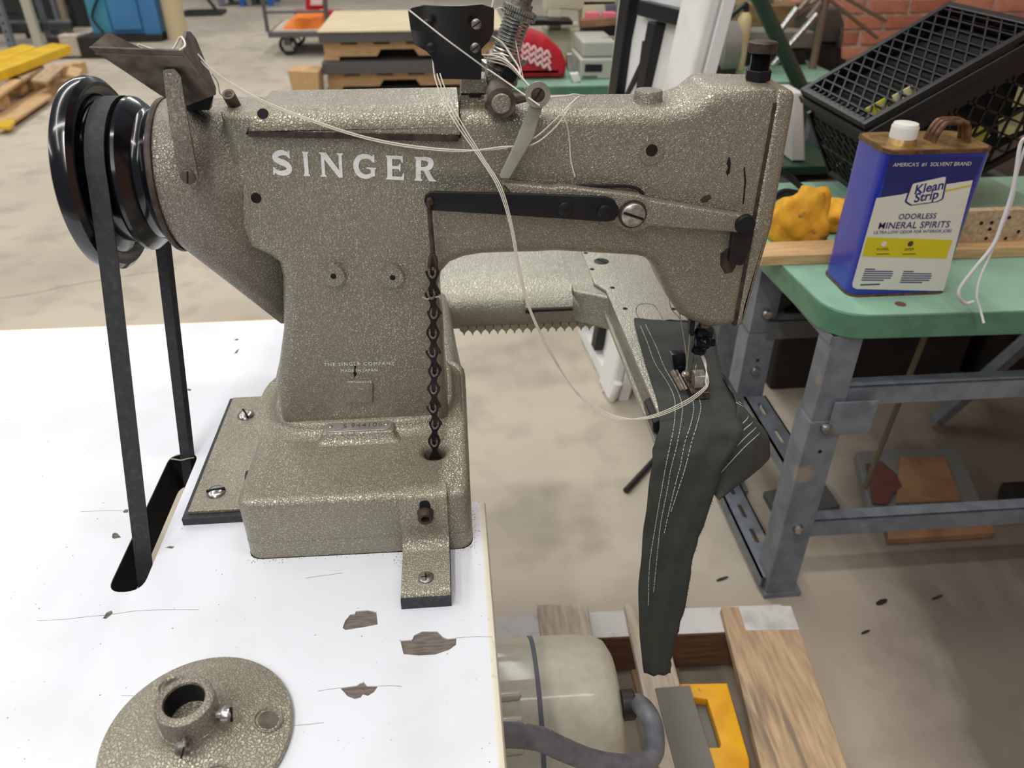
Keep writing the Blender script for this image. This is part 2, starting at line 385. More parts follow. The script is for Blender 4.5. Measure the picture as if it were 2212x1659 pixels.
# ================================================================ sewing machine
sm = thing('sewing_machine', 'grey hammered-paint cylinder-arm sewing machine bolted to the white table', 'sewing machine', (-.1, .7, TZ))
def PX(pts, Y): return [(lambda p: (p.x, p.z))(Yp(a, b, Y)) for a, b in pts]
def disc(mb, u, v, y0, y1, r, n=28, dome=0):
    """cylinder facing the viewer, from y0 (front) back to y1"""
    p = Yp(u, v, y0); prof = [(r, 0), (r, y1-y0)]
    if dome: prof = [(1e-6, -dome), (r*.45, -dome*.8), (r*.8, -dome*.38), (r*.97, 0), (r, .0006), (r, y1-y0)]
    return mb.lathe(prof, frame((p.x, y0, p.z), (p.x, y1, p.z)), n)
def screw(parent, c, d, r, h, m='steel', slot=0.0, phil=False, dome=.0, name='screw', dark='dark_hole'):
    """slotted screw at c, head rising along unit d"""
    c = V(c); d = V(d).normalized(); F = frame(c, c+d)
    prof = [(r, 0), (r, h*.7), (r*.9, h), (1e-6, h+dome)] if not dome else [(r, 0), (r*.97, h*.5), (r*.8, h+dome*.5), (r*.45, h+dome*.88), (1e-6, h+dome)]
    s = obj(name, MB().lathe(prof, F, 28), m, parent, smooth=50)
    R = F @ Matrix.Rotation(slot, 4, 'Z'); hh = h+dome
    q = MB().box((-r*.9, -r*.11, hh*.45), (r*.9, r*.11, hh+.00025), R) if not phil else MB().box((-r*.6, -r*.1, hh*.4), (r*.6, r*.1, hh+.0003), R).box((-r*.1, -r*.6, hh*.4), (r*.1, r*.6, hh+.0003), R)
    obj('slot', q, dark, s)
    return s
# ---- base casting
base = rounded([(-.224, .582, .017), (.0075, .579, .017), (.0095, .842, .03), (-.218, .842, .03)], .015, 6)
plate('base', base, [circ(-.0285, .650, .0112)], .0755, XY(.70825), 'paint', sm, bev=.0085, res=4, smooth=60)
obj('base_skirt', MB().prism(rounded([(-.2242, .5818, .017), (.0077, .5788, .017), (.0097, .8422, .03), (-.2182, .8422, .03)], .015, 6), TZ+.0008, TZ+.022), 'paint', sm, smooth=60)
obj('chain_well', MB().cyl((-.0285, .65, .672), (-.0285, .65, .685), .0105), 'dark_hole', sm)
obj('base_gasket', MB().prism(rounded([(-.2245, .5815), (.008, .5785), (.0095, .84), (-.218, .84)], .016, 5), TZ+.0001, TZ+.0008), 'dark_hole', sm)
rg = []
for z, o_ in ((.7445, .030), (.7455, .021), (.7475, .0135), (.7505, .0085), (.7545, .006), (.7575, .005), (.7588, .003), (.7588, -.004)):
    rg.append([(min(x, .0035), y, z) for x, y in rounded([(-.203-o_, .6965-o_), (-.012+o_, .6965-o_), (-.012+o_, .832+min(o_, .008)), (-.203-o_, .832+min(o_, .008))], .048+o_*.6, 8)])
obj('post_flange', MB().loft(rg), 'paint', sm, smooth=60)
# serial pad and plate
pd = []
for z, a in ((.7445, .012), (.7465, .006), (.7495, .002), (.7555, .0005), (.7570, -.0005)):
    pd.append([(x, y, z) for x, y in rounded([(-.1485-a, .6745-a), (-.0725+a, .6745-a), (-.0725+a, .71), (-.1485-a, .71)], .004+a*.4, 4)])
obj('serial_pad', MB().loft(pd), 'paint', sm, smooth=60)
tg = plate('serial_plate', rect(-.1465, .6765, -.0745, .6945, .0088, 6), [], .0012, XY(.7576), 'aluminium', sm, bev=.0003)
for x in (-.1405, -.0805): obj('rivet', MB().sphere((x, .6855, .7583), .0024, 12, (1, 1, .6)), 'nickel', tg)
textmesh('serial_number', '5.944106', .0105, axes((-.106, .6856, .7583), (1, 0, 0), (0, 1, 0)), 'steel_dull', tg, space=1.12)
# ---- arm, post and head casting
AF, AB = .698, .777
o_top = [Yp(u, v, .756) for u, v in ((501, 214), (1388, 207), (1432, 203), (1468, 190), (1490, 172), (1505, 161))]
outl = [(p.x, p.z) for p in o_top]
zt = outl[-1][1]
SEAM = .297
outl += [(SEAM+.012, zt-.003)]
outl += [(SEAM+.009, Yp(1572, 690, .718).z)]
outl += PX([(1520, 694), (1488, 682)], .72) + PX([(1452, 652), (1426, 615), (1408, 572), (1393, 545), (1378, 532), (1360, 527)], .738)
outl += PX([(1200, 533), (1040, 539), (1002, 545), (972, 557), (953, 578), (946, 610)], .718)
zb = .742
outl += [(-.0135, .86), (-.0135, .80), (-.012, zb), (-.197, zb), (-.196, .80)]
outl += PX([(616, 700), (614, 585), (606, 556), (588, 543), (544, 524), (516, 470), (503, 400), (497, 300)], .718)
plate('arm', outl, [], AB-AF, XZ((AF+AB)/2), 'paint', sm, bev=.0145, res=6, smooth=60)
obj('post_core', MB().loft([[(x, y, z) for x, y in rounded([(a, .724), (b, .724), (b, .828), (a, .828)], .035, 6)] for z, a, b in ((.7585, -.195, -.014), (.86, -.176, -.015), (.95, -.165, -.014), (1.05, -.165, -.016))]), 'paint', sm)
# face plate at the needle end
zf0 = Yp(1590, 687, .722).z
fp = [(SEAM+.0016, zt-.0015), (.3165, zt-.004, .01), (.3185, Yp(1660, 470, .72).z, .01), (.3075, zf0+.004, .008), (SEAM+.0016, zf0)]
plate('face_plate', rounded(fp, 0, 5), [], AB-AF+.0024, XZ((AF+AB)/2), 'paint', sm, bev=.0055, res=5, smooth=60)
obj('face_plate_gasket', MB().box((SEAM-.0004, AF-.0004, zf0+.004), (SEAM+.0030, AB-.004, zt-.014)), 'rust_brown', sm)
# top cover over the rear of the arm
ZC = o_top[0].z+.0035
ct = [(.7725, ZC)] + [(AF-.0045+.018-.018*math.sin(a*PI/12), ZC-.018+.018*math.cos(a*PI/12)) for a in range(0, 7)]
xl, xr = Yp(539, 283, AF).x, Yp(993, 290, AF-.004).x
cv = MB(); zl, zr = Yp(539, 283, AF-.004).z, Yp(993, 291, AF-.004).z
ring = lambda x, sh, zz, of: [(x+sh*(1-(z-zz)/(ZC+.0002-zz))*-1, y+of*.0, z) for y, z in ct+[(AF-.0045, zz)]] + [(x+sh*-1, AF+.012, zz), (x, .76, zz)]
cv.loft([ring(xl+.009, .009, zl, 0), ring(xr, .0, zr, 0)])
gz = [(y+.0012, z-.0012) for y, z in ct]
obj('cover_gap', MB().loft([[(x, y, z) for y, z in gz+[(AF-.0033, zr-.003), (AF+.012, zr-.003), (.76, zr-.003)]] for x in (xr-.01, xr+.0011)]), 'dark_hole', sm)
obj('cover_gap', MB().loft([[(x+(.009 if z > zl+.012 else .009*(z-zl)/.012), y, z) for y, z in gz+[(AF-.0033, zl-.003), (AF+.012, zl-.003), (.76, zl-.003)]] for x in (xl-.0011, xl+.01)]), 'dark_hole', sm)
cover = obj('top_cover', cv, 'paint', sm, smooth=30)
obj('cover_gasket', MB().hexa([(xl, AF-.0052, zl-.0048), (xr-.001, AF-.0052, zr-.0058), (xr-.001, AF+.01, zr-.0058), (xl, AF+.01, zl-.0048), (xl, AF-.0052, zl+.0002), (xr-.001, AF-.0052, zr+.0002), (xr-.001, AF+.01, zr+.0002), (xl, AF+.01, zl+.0002)]), 'rust_brown', cover)
for u, v in ((568, 246), (957, 246)):
    p = Yp(u, v, .7003); nrm = V((0, -.70, .71))
    obj('screw_hole', MB().lathe([(.0048, -.003), (.0048, .0009)], frame(p, p+nrm), 20), 'dark_hole', cover)
# ---- letters
def stroke(mb, path, wd, y):
    """flat ribbon of varying width along a 2-D path"""
    P = [V(p) for p in path]; n = len(P); ws = wd if isinstance(wd, list) else [wd]*n
    vs = []
    for i in range(n):
        t = (P[min(i+1, n-1)]-P[max(i-1, 0)]).normalized(); nn = V((-t.y, t.x))
        for s in (1, -1): vs.append(P[i]+nn*(ws[i]/2*s))
    fs = [(2*i, 2*i+1, 2*i+3, 2*i+2) for i in range(n-1)]
    return mb.add([(p.x, p.y, y) for p in vs], fs)
def sp2(pts, n=8): return [(p.x, p.y) for p in spline([(a, b, 0) for a, b in pts], n)]
def letter(ch):
    m = MB(); q = lambda *pts: m.add([(a, b, .00002*(len(m.f) % 7+1)) for a, b in pts], [tuple(range(len(pts)))])
    def stem(x0, x1, s0=.06, s1=.06):   # vertical with flared serifs
        q((x0-s0, 0), (x1+s1, 0), (x1+s1, .035), (x1, .11), (x0, .11), (x0-s0, .035))
        q((x0, .11), (x1, .11), (x1, .89), (x0, .89))
        q((x0, .89), (x1, .89), (x1+s1, .965), (x1+s1, 1), (x0-s0, 1), (x0-s0, .965))
    if ch == 'I': stem(.08, .29); return m, .37
    if ch == 'S':
        path = sp2([(.70, .80), (.58, .90), (.38, .91), (.18, .80), (.16, .66), (.34, .55), (.55, .47), (.68, .34), (.66, .18), (.48, .09), (.24, .09), (.09, .20)], 6)
        n = len(path); stroke(m, path, [.13+.10*math.sin(PI*i/(n-1))**.8+.03*math.sin(3*PI*i/(n-1))**2 for i in range(n)], 0)
        q((.62, .78), (.74, .68), (.76, .70), (.745, 1), (.70, 1), (.66, .90)); q((.03, .30), (.01, .0), (.06, .0), (.10, .10), (.20, .17), (.06, .33))
        return m, .82
    if ch == 'N':
        q((.02, 0), (.27, 0), (.27, .035), (.215, .10), (.215, .86), (.08, .86), (.08, .10), (.02, .035)); q((.0, 1), (.30, 1), (.86, .20), (.86, 0), (.76, 0), (.08, .90), (.08, .93), (.0, .965))
        q((.73, 1), (.99, 1), (.99, .965), (.93, .89), (.93, 0), (.80, 0), (.80, .89), (.73, .965)); return m, 1.0
    if ch == 'G':
        path = sp2([(.86, .74), (.74, .88), (.52, .92), (.27, .84), (.135, .62), (.13, .40), (.25, .18), (.50, .08), (.74, .15), (.82, .28)], 7)
        n = len(path); stroke(m, path, [.12+.11*math.sin(PI*i/(n-1)) for i in range(n)], 0)
        q((.84, .68), (.91, .68), (.90, 1), (.86, 1), (.80, .90), (.74, .84)); q((.56, .47), (.98, .47), (.98, .435), (.92, .38), (.92, .12), (.72, .06), (.74, .38), (.56, .42)); return m, 1.03
    if ch == 'E':
        stem(.08, .29, .06, 0); q((.28, 1), (.74, 1), (.74, .72), (.70, .72), (.64, .86), (.28, .86)); q((.28, .58), (.56, .58), (.60, .68), (.64, .68), (.64, .36), (.60, .36), (.56, .45), (.28, .45))
        q((.28, 0), (.78, 0), (.80, .30), (.76, .30), (.68, .14), (.28, .14)); return m, .86
    if ch == 'R':
        stem(.08, .29); path = sp2([(.26, .93), (.50, .93), (.67, .85), (.69, .70), (.62, .58), (.46, .51), (.26, .51)], 6)
        n = len(path); stroke(m, path, [.13+.09*math.sin(PI*i/(n-1)) for i in range(n)], 0)
        q((.36, .50), (.56, .52), (.82, .10), (.92, .045), (.92, 0), (.64, 0), (.60, .05)); return m, .96
lz = PX([(590, 377)], AF)[0]; rz = PX([(945, 392)], AF)[0]
lh = PX([(590, 323)], AF)[0][1]-lz[1]; dirx = (V(rz)-V(lz)); total = dirx.length
adv = [(590, 'S', 43), (654, 'I', 16), (690, 'N', 53), (762, 'G', 53), (831, 'E', 45), (893, 'R', 52)]
for u, chh, wpx in adv:
    m, wd = letter(chh); s = (u-590)/355.0; o2 = V(lz)+dirx*s
    MM = axes((o2.x, AF-.00035, o2.y), (dirx.x, 0, dirx.y), (0, 0, 1)) @ Matrix.Diagonal((total*wpx/355/wd*.985, lh*.99, 1, 1))
    mm = MB(); mm.add(m.v, m.f, MM); o = obj('letter', mm, 'decal_white', sm, smooth=None, fix=False)
p = Yp(776, 786, AF); textmesh('maker_text', 'THE SINGER COMPANY', .0056, axes((p.x, AF-.0004, p.z), (1, 0, -.03), (0, 0, 1)), 'decal_white', sm, space=1.30, ext=.00005)
p = Yp(776, 800, AF); textmesh('origin_text', 'MADE IN JAPAN', .0048, axes((p.x, AF-.0004, p.z), (1, 0, -.03), (0, 0, 1)), 'decal_white', sm, space=1.15, ext=.00005)
# ---- bosses and holes on the front
for u, v in ((720, 597), (848, 600)):
    b = MB(); disc(b, u, v, AF-.005, AF+.004, .0108, 32); disc(b, u, v-1, AF-.001, AF+.004, .0128, 32); o = obj('boss', b, 'paint', sm)
    b = MB(); disc(b, u, v, AF-.0053, AF, .0028, 16); obj('hole', b, 'dark_hole', o)
b = MB(); disc(b, 1407, 329, AF-.0008, AF+.004, .0118, 32); o = obj('oil_boss', b, 'paint_worn', sm)
b = MB(); disc(b, 1408, 325, AF-.0012, AF, .0055, 24); obj('hole', b, 'dark_hole', o)
b = MB(); disc(b, 553, 428, AF-.0004, AF+.004, .0048, 24); obj('oil_hole', b, 'dark_hole', sm)
q = PX([(747, 822), (806, 822), (806, 868), (747, 868)], AF)
plate('square_boss', rounded([(a, c) for a, c in q], .0025, 3), [], .006, XZ(AF), 'paint', sm, bev=.0012)
# ---- rear housing behind the hand wheel
AX = (.745, 1.021)    # y, z of the main shaft
hs = bmesh.new()
for x, yy, zz, r in ((-.2565, .747, 1.019, .0695), (-.224, .748, 1.019, .0690), (-.208, .7655, 1.021, .0615), (-.150, .775, 1.021, .058)):
    for i in range(40):
        a = 2*PI*i/40
        hs.verts.new((x, yy+r*math.cos(a), zz+r*math.sin(a)))
pb = Yp(613, 694, .74)
for y in (.735, .775): hs.verts.new((pb.x-.002, y, pb.z)); hs.verts.new((pb.x+.02, y, pb.z))
bmesh.ops.convex_hull(hs, input=hs.verts); me = bpy.data.meshes.new('rear_housing'); hs.to_mesh(me); hs.free(); me.materials.append(M_['paint_worn'])
o = bpy.data.objects.new('rear_housing', me); place(o, sm); finish(o, 40, 0)
obj('housing_rim', MB().lathe([(.062, -.0015), (.0705, -.0015), (.0712, .001), (.0705, .0035), (.062, .0035)], frame((-.2597, AX[0], AX[1]-.002), (-.2, AX[0], AX[1]-.002)), 64, cap=False), 'rust_brown', sm)
# ---- hand wheel
hw = MB().lathe([(.012, -.006), (.040, -.006), (.060, -.002), (.074, -.003), (.0815, -.006), (.0865, -.003), (.0885, .004), (.0875, .0105), (.083, .0145), (.076, .0148), (.071, .0128),
   (.0675, .0145), (.0685, .016), (.0615, .019), (.0615, .0330), (.0685, .0365), (.0705, .0395), (.0700, .0425), (.0650, .0485), (.0605, .053), (.0605, .058), (.0625, .062), (.0655, .0655), (.0655, .068), (.02, .068)],
   frame((-.329, AX[0], AX[1]), (-.2, AX[0], AX[1])), 96)
obj('handwheel', hw, 'gloss_black', sm, smooth=30)
# ---- spool tray on its bracket (over the hand wheel)
arm_ = [(352,150),(378,148),(392,165),(405,250),(430,385),(424,398),(412,404),(400,402),(390,392),(366,262)]
plate('tray_bracket', rounded(PX(arm_, .668), .002, 2), [], .003, XZ(.668), 'paint_worn', sm, bev=.0006)
p = Yp(406, 382, .666); screw(sm, (p.x, .6665, p.z), (0, -1, 0), .0062, .0018, 'rust_metal', slot=1.35, name='bracket_screw')
tr = MB()
f0 = [Yp(u, v, Y) for u, v, Y in ((190, 100, .66), (392, 108, .655), (462, 212, .675), (398, 232, .72))]
def sheet(mb, pts, t, n):
    P = [V(q) for q in pts]; nn = V(n).normalized()*t
    return mb.loft([[q for q in P], [q+nn for q in P]])
A_ = Yp(192, 103, .66); B_ = Yp(395, 110, .655); C_ = Yp(466, 205, .668); D_ = Yp(395, 232, .70)
E_ = Yp(236, 76, .70); F_ = Yp(404, 70, .72)
sheet(tr, [A_, B_, C_, D_, Yp(345, 205, .69)], .0025, (0, 1, .3))              # sloping front face
sheet(tr, [A_, Yp(228, 73, .685), Yp(240, 76, .69), Yp(305, 108, .70)], .0025, (.2, .9, .2))   # left flap
sheet(tr, [B_, Yp(403, 68, .70), Yp(412, 68, .705), Yp(424, 84, .708), Yp(467, 190, .69), C_], .0025, (-.9, .3, .1))   # right flap
sheet(tr, [A_+V((.002, .003, -.004)), B_+V((-.002, .003, -.004)), Yp(424, 130, .70), Yp(300, 125, .70)], .0022, (0, .6, -1))
obj('spool_tray', tr, 'rust_metal', sm, smooth=None, bev=.0012)
tb = MB().hexa([Yp(395, 238, .70), Yp(452, 238, .70), Yp(452, 238, .72)+V((0, .01, 0)), Yp(395, 238, .72)+V((0, .01, 0)), Yp(400, 196, .70), Yp(462, 205, .70), Yp(462, 205, .72), Yp(400, 196, .72)])
obj('tray_foot', tb, 'black_metal', sm)
a, b_ = Yp(512, 238, .735), Yp(493, 203, .722)
sp = obj('oil_pipe', MB().cyl(a-(b_-a)*.6, b_, .0056), 'rust_metal', sm); d = (b_-a).normalized()
obj('bore', MB().cyl(b_-d*.002, b_+d*.0003, .0034), 'rust_brown', sp)
# ---- top knob, oil cup, adjusting screw
p = Yp(1400, 208, .735); ob = MB().lathe([(.0155, -.006), (.0138, .001), (.0132, .0035), (.0130, .0085), (.0122, .0098), (1e-6, .0098)], frame((p.x, .735, p.z-.004), (p.x, .735, p.z+1)), 32); obj('oil_cup', ob, 'paint_worn', sm)
pk = V((Yp(1636, 172, .735).x, .735, zt-.001))
R6 = [(math.cos(i*PI/3+.25)*.0128, math.sin(i*PI/3+.25)*.0128) for i in range(6)]
nt = obj('lock_nut', MB().prism(R6, 0, .009, Matrix.Translation(pk)), 'black_metal', sm, bev=.001)
th = []
for i in range(14): th += [(.0092, .009+i*.0011), (.0082, .00955+i*.0011)]
obj('adjusting_screw', MB().lathe(th, Matrix.Translation(pk), 28), 'black_metal', sm, smooth=60)
obj('screw_cap', MB().lathe([(.0122, .0235), (.0132, .0243), (.0132, .0320), (.0122, .0328), (1e-6, .0333)], Matrix.Translation(pk), 32), 'rust_brown', sm)
# ---- thread lever assembly on the arm front
LY = AF-.008
lev = [(1081,393),(1090,390),(1195,402),(1207,398),(1380,418),(1400,428),(1598,462),(1612,466),(1622,480),(1616,494),(1600,499),(1400,485),(1388,494),(1366,498),(1344,492),(1330,479),(1215,470),(1120,440)]
plate('thread_lever', rounded(PX(lev, LY), .002, 3), [], .012, XZ(LY), 'paint', sm, bev=.0022, res=3, smooth=60)
bl = [(930,413),(1110,417),(1305,424),(1325,430),(1336,447),(1335,463),(1325,475),(1308,478),(1200,470),(930,453),(921,446),(916,434),(919,421)]
bar = plate('lifter_bar', rounded(PX(bl, LY-.008), .002, 3), [], .0045, XZ(LY-.008), 'black_metal', sm, bev=.0008, smooth=50)
for u, v, s in ((1221, 452, 0), (1307, 458, .9)):
    p = Yp(u, v, LY-.0100); screw(bar, (p.x, LY-.0102, p.z), (0, -1, 0), .0072, .0018, 'black_metal', slot=s+PI/2*0)
p = Yp(1366, 462, LY-.006); obj('pivot_boss', MB().cyl((p.x, LY-.0075, p.z), (p.x, LY, p.z), .0138), 'rust_brown', sm)
screw(sm, (p.x, LY-.0075, p.z), (0, -1, 0), .0115, .0045, 'nickel', slot=-.35, name='pivot_screw')
obj('spring_wire', MB().tube(spline([Yp(u, v, LY+.004) for u, v in ((1245, 402), (1300, 402), (1350, 402), (1378, 408), (1390, 420))], 6), .0016), 'black_metal', sm)
p = Yp(1609, 484, LY-.007); screw(sm, (p.x, LY-.006, p.z), (0, -1, 0), .0098, .005, 'black_metal', slot=1.1, name='lever_screw')
lk = [(1593,470),(1625,478),(1626,500),(1618,530),(1606,566),(1597,571),(1577,568),(1573,560),(1578,520),(1583,490)]
plate('drop_link', rounded(PX(lk, AF-.004), .003, 3), [], .008, XZ(AF-.004), 'black_metal', sm, bev=.001)
# lifter rod and its hook
rod = [Yp(u, v, LY-.012) for u, v in ((934, 440), (929, 431), (927, 440), (931, 500), (935, 545), (935, 575))]
obj('lifter_rod', MB().tube(spline(rod, 5), .0023), 'rust_brown', sm)
hk = [Yp(u, v, LY-.014) for u, v in ((935, 548), (941, 560), (942, 585), (936, 598), (929, 588), (929, 562), (933, 550))]
obj('rod_hook', MB().tube(spline(hk, 5), .0020), 'rust_brown', sm)
# slim grey take-up lever with washer
tl = [(1152,205),(1177,214),(1150,300),(1100,385),(1076,384),(1112,310)]
plate('takeup_lever', rounded(PX(tl, .683), .003, 3), [], .004, XZ(.683), 'grey_lever', sm, bev=.0007)
p = Yp(1162, 205, .679); wsh = obj('washer', MB().lathe([(.006, 0), (.0108, 0), (.0108, .0022), (.006, .0022)], frame((p.x, .6785, p.z), (p.x, .69, p.z)), 32, cap=False), 'grey_lever', sm)
screw(sm, (p.x, .6805, p.z), (0, -1, 0), .0066, .0016, 'rust_brown', slot=1.0, name='washer_screw')
ga, gb = Yp(1080, 214, .70), Yp(1160, 206, .69)
cr = MB().tube([ga, ga.lerp(gb, .35), ga.lerp(gb, .7), gb], [.0072, .0062, .0044, .0055], 14)
cr.cyl((ga.x, .684, ga.z), (ga.x, .722, ga.z), .0128); cr.cyl((ga.x-.004, .694, ga.z), (ga.x-.014, .694, ga.z-.001), .006)
ck = obj('crank_arm', cr, 'rust_metal', sm)
obj('crank_pin', MB().lathe([(.0085, 0), (.0085, -.0012), (.0075, -.0022), (1e-6, -.0024)], frame((ga.x, .6835, ga.z), (ga.x, .72, ga.z)), 28), 'paint_worn', ck)
# thread guide post, curved black guard
gp = PX([(994, 225), (996, 168), (1050, 168), (1056, 205), (1068, 228), (1060, 262), (1000, 262)], .722)
plate('guide_post', gp, [], .03, XZ(.735), 'paint', sm, bev=.001)
obj('guide_key', MB().prism(PX([(996, 206), (1013, 205), (1014, 211), (1039, 211), (1040, 205), (1055, 204), (1055, 201), (996, 202)], .7188), .0, .0006, XZ(.7196)), 'dark_hole', sm)
gd = [(880,27),(890,19),(915,10),(955,9),(1040,9),(1070,22),(1069,72),(1058,90),(1040,106),(1040,172),(944,170),(938,140),(931,121),(920,110),(895,98),(886,70)]
G = PX(gd, .705); gx0, gx1 = min(a for a, c in G), max(a for a, c in G)
guard = plate('thread_guard', rounded(G, .002, 2), [], .0022, XZ(.705), 'black_paint', sm, bev=.0004)
def bend_guard(me):
    bm = bmesh.new(); bm.from_mesh(me)
    for k in range(1, 14):
        xx = gx0+(gx1-gx0)*k/14
        bmesh.ops.bisect_plane(bm, geom=bm.verts[:]+bm.edges[:]+bm.faces[:], plane_co=(xx, 0, 0), plane_no=(1, 0, 0))
    zk = Yp(990, 122, .705).z; zt_ = max(c for a, c in G)
    for v in bm.verts:
        if v.co.z > zk:
            s = (v.co.z-zk)/(zt_-zk); t = (v.co.x-(gx0+gx1)/2)/((gx1-gx0)/2)
            v.co.y += -.010*s - .016*s*0 + .022*abs(t)**2.2*min(1, s*2)
    bm.to_mesh(me); bm.free()
bend_guard(guard.data)
for u, v in ((925, 50), (1028, 50), (932, 104), (1026, 104)):
    p = Yp(u, v, .703); screw(guard, (p.x, .7040 if v > 80 else .697, p.z), (0, -1, 0), .0044, .0008, 'black_metal' if u < 1000 else 'steel_dull', slot=.6, dome=.0009)
# tension spring on its leaning stud
t0, t1 = Yp(1082, 142, .742), Yp(1128, 8, .742); ta = (t1-t0)
F0 = frame(t0, t1); Lt = ta.length
tn = obj('tension_stud', MB().lathe([(.0035, -.01), (.0035, Lt*1.12)], F0, 16), 'steel_dull', sm)
cp = []
for i in range(12*16+1):
    a = i/16*2*PI; cp.append(F0 @ V((.0112*math.cos(a), .0112*math.sin(a), Lt*(.12+.68*i/(12*16)))))
obj('coil_spring', MB().tube(cp, .0013, 7), 'steel', tn)
ser = []
for z0_ in (.80, .88):
    for i in range(60):
        pass
obj('thumb_nut', MB().lathe([(.006, Lt*.79), (.0150, Lt*.79), (.0155, Lt*.80), (.0155, Lt*.845), (.0138, Lt*.855), (.0138, Lt*.87), (.0150, Lt*.875), (.0150, Lt*.93), (.010, Lt*.95), (.010, Lt*1.02), (.006, Lt*1.04)], F0, 40), 'steel_dull', tn)
rb = MB()
for i in range(44):
    a = 2*PI*i/44
    rb.box((.0150, -.0005, Lt*.795), (.0162, .0005, Lt*.85), F0 @ Matrix.Rotation(a, 4, 'Z')); rb.box((.0146, -.0005, Lt*.875), (.0157, .0005, Lt*.928), F0 @ Matrix.Rotation(a, 4, 'Z'))
obj('knurling', rb, 'nickel', tn, smooth=None)
obj('split_tip', MB().lathe([(.0075, Lt*1.02), (.0075, Lt*1.12), (.006, Lt*1.13)], F0, 18), 'steel_dull', tn)
for k, z in enumerate((.02, .07, .10)):
    obj('tension_disc', MB().lathe([(.004, Lt*z), (.012, Lt*z+.0004), (.0185-.002*k, Lt*z+.0022*(1 if k % 2 else -1)), (.0185-.002*k, Lt*z+.003*(1 if k % 2 else -1)), (.012, Lt*z+.0014), (.004, Lt*z+.001)], F0, 36, cap=False), 'steel_dull', tn)
obj('tension_plate', MB().prism(PX([(1098, 140), (1130, 128), (1139, 132), (1136, 140), (1112, 150)], .735), 0, .0015, XZ(.735)), 'steel_dull', sm)
tbk = PX([(1048, 178), (1060, 118), (1092, 110), (1100, 140), (1120, 165), (1118, 186), (1090, 206), (1060, 225), (1050, 215)], .73)
plate('tension_bracket', rounded(tbk, .002, 2), [], .026, XZ(.744), 'paint', sm, bev=.0015)
obj('tension_block', MB().bar(Yp(1086, 148, .727), Yp(1114, 168, .727), .012, .010), 'black_metal', sm, bev=.001)
# ---- needle bar, clamp, presser foot
NY = .7365; nx = Yp(1520, 700, NY).x
zhead = Yp(1540, 690, .72).z
nb = obj('needle_bar', MB().cyl((nx+.001, NY, zhead-.016), (nx+.001, NY, zhead+.02), .0075), 'steel_brown', sm)
cl0 = Yp(1522, 712, NY); cl1 = Yp(1505, 767, NY)
obj('needle_clamp', MB().lathe([(.0098, -.002), (.0108, .002), (.0108, .013), (.0092, .016), (.0088, .0285), (.007, .030)], frame(cl0, cl1), 28), 'blued_steel', sm)
p = Yp(1523, 740, NY-.012); cs = MB().sphere(p, .0078, 18); cs.cyl(p+V((-.0105, .001, 0)), p+V((.0105, -.001, 0)), .0043)
obj('clamp_screw', cs, 'blued_steel', sm)
gdk = MB().bar(Yp(1494, 690, NY), Yp(1491, 722, NY), .010, .006); obj('thread_hook', gdk, 'black_metal', sm, bev=.001)
for u0, u1 in ((1493, 1479), (1500, 1497)):
    obj('needle', MB().tube([Yp(u0+8, 765, NY), Yp(u0+2, 800, NY), Yp(u1+2, 838, NY)], [.0011, .001, .0008], 8), 'steel', sm)
# presser foot
FZ = .7575
pf = thing_p = None
hsx = PX([(1448, 762), (1478, 760), (1480, 800), (1472, 812), (1456, 806)], NY)
fo = plate('foot_block', rounded(hsx, .0008, 2), [], .012, XZ(NY), 'blued_steel', sm, bev=.0008)
cx = Yp(1500, 815, NY-.004)
prof = [(-.012, 0), (-.012, .010), (-.009, .0165), (-.003, .019), (.003, .0185), (.0085, .015), (.0105, .008), (.012, .0)]
obj('foot_shell', MB().prism([(a, c) for a, c in prof], -.0065, .0065, axes((cx.x+.003, NY-.006, FZ+.004), (0, 1, 0), (0, 0, 1))), 'foot_steel', sm, bev=.0008)
obj('foot_toe', MB().hexa([(cx.x-.0105, NY-.031, FZ), (cx.x+.0125, NY-.031, FZ), (cx.x+.0125, NY+.012, FZ), (cx.x-.0105, NY+.012, FZ), (cx.x-.0095, NY-.028, FZ+.0075), (cx.x+.0115, NY-.028, FZ+.0075), (cx.x+.0115, NY+.012, FZ+.0075), (cx.x-.0095, NY+.012, FZ+.0075)]), 'steel_brown', sm, bev=.0006)
gb_ = MB()
for k in (0, 1):
    gb_.bar(Yp(1452+k*7, 800, NY-.006), Yp(1474+k*7, 842, NY-.022), .0022, .006)
obj('foot_guide', gb_, 'foot_steel', sm, bev=.0003)
obj('foot_spoon', MB().sphere(Yp(1480, 808, NY-.012), .0045, 14), 'foot_steel', sm)
# ---- cylinder bed behind and under the needle
BT = .750
prof = [(1.165, .748), (1.10, BT+.001), (1.055, BT), (1.032, .7465), (1.018, .739), (1.011, .728), (1.010, .715), (1.013, .702), (1.016, .692), (1.02, .690), (1.03, .690), (1.16, .700)]
x0, x1 = -.055, .245
bd = MB().loft([[(x, y, z) for y, z in prof] for x in (x0, x1)])
obj('bed', bd, 'paint_bed', sm, smooth=50)
th_ = MB(); n = 0
x = .006
while x < .208:
    pts = [(x, .694), (x+.0125, .694)] 
    th_.prism([(x-.001, .696), (x+.0139, .696), (x+.0128, .689), (x+.0085, .685), (x+.0064, .6795), (x+.0043, .685), (x, .689)], -.006, .006, XZ(1.021)); x += .0128
obj('rack_teeth', th_, 'paint_bed', sm, smooth=50)
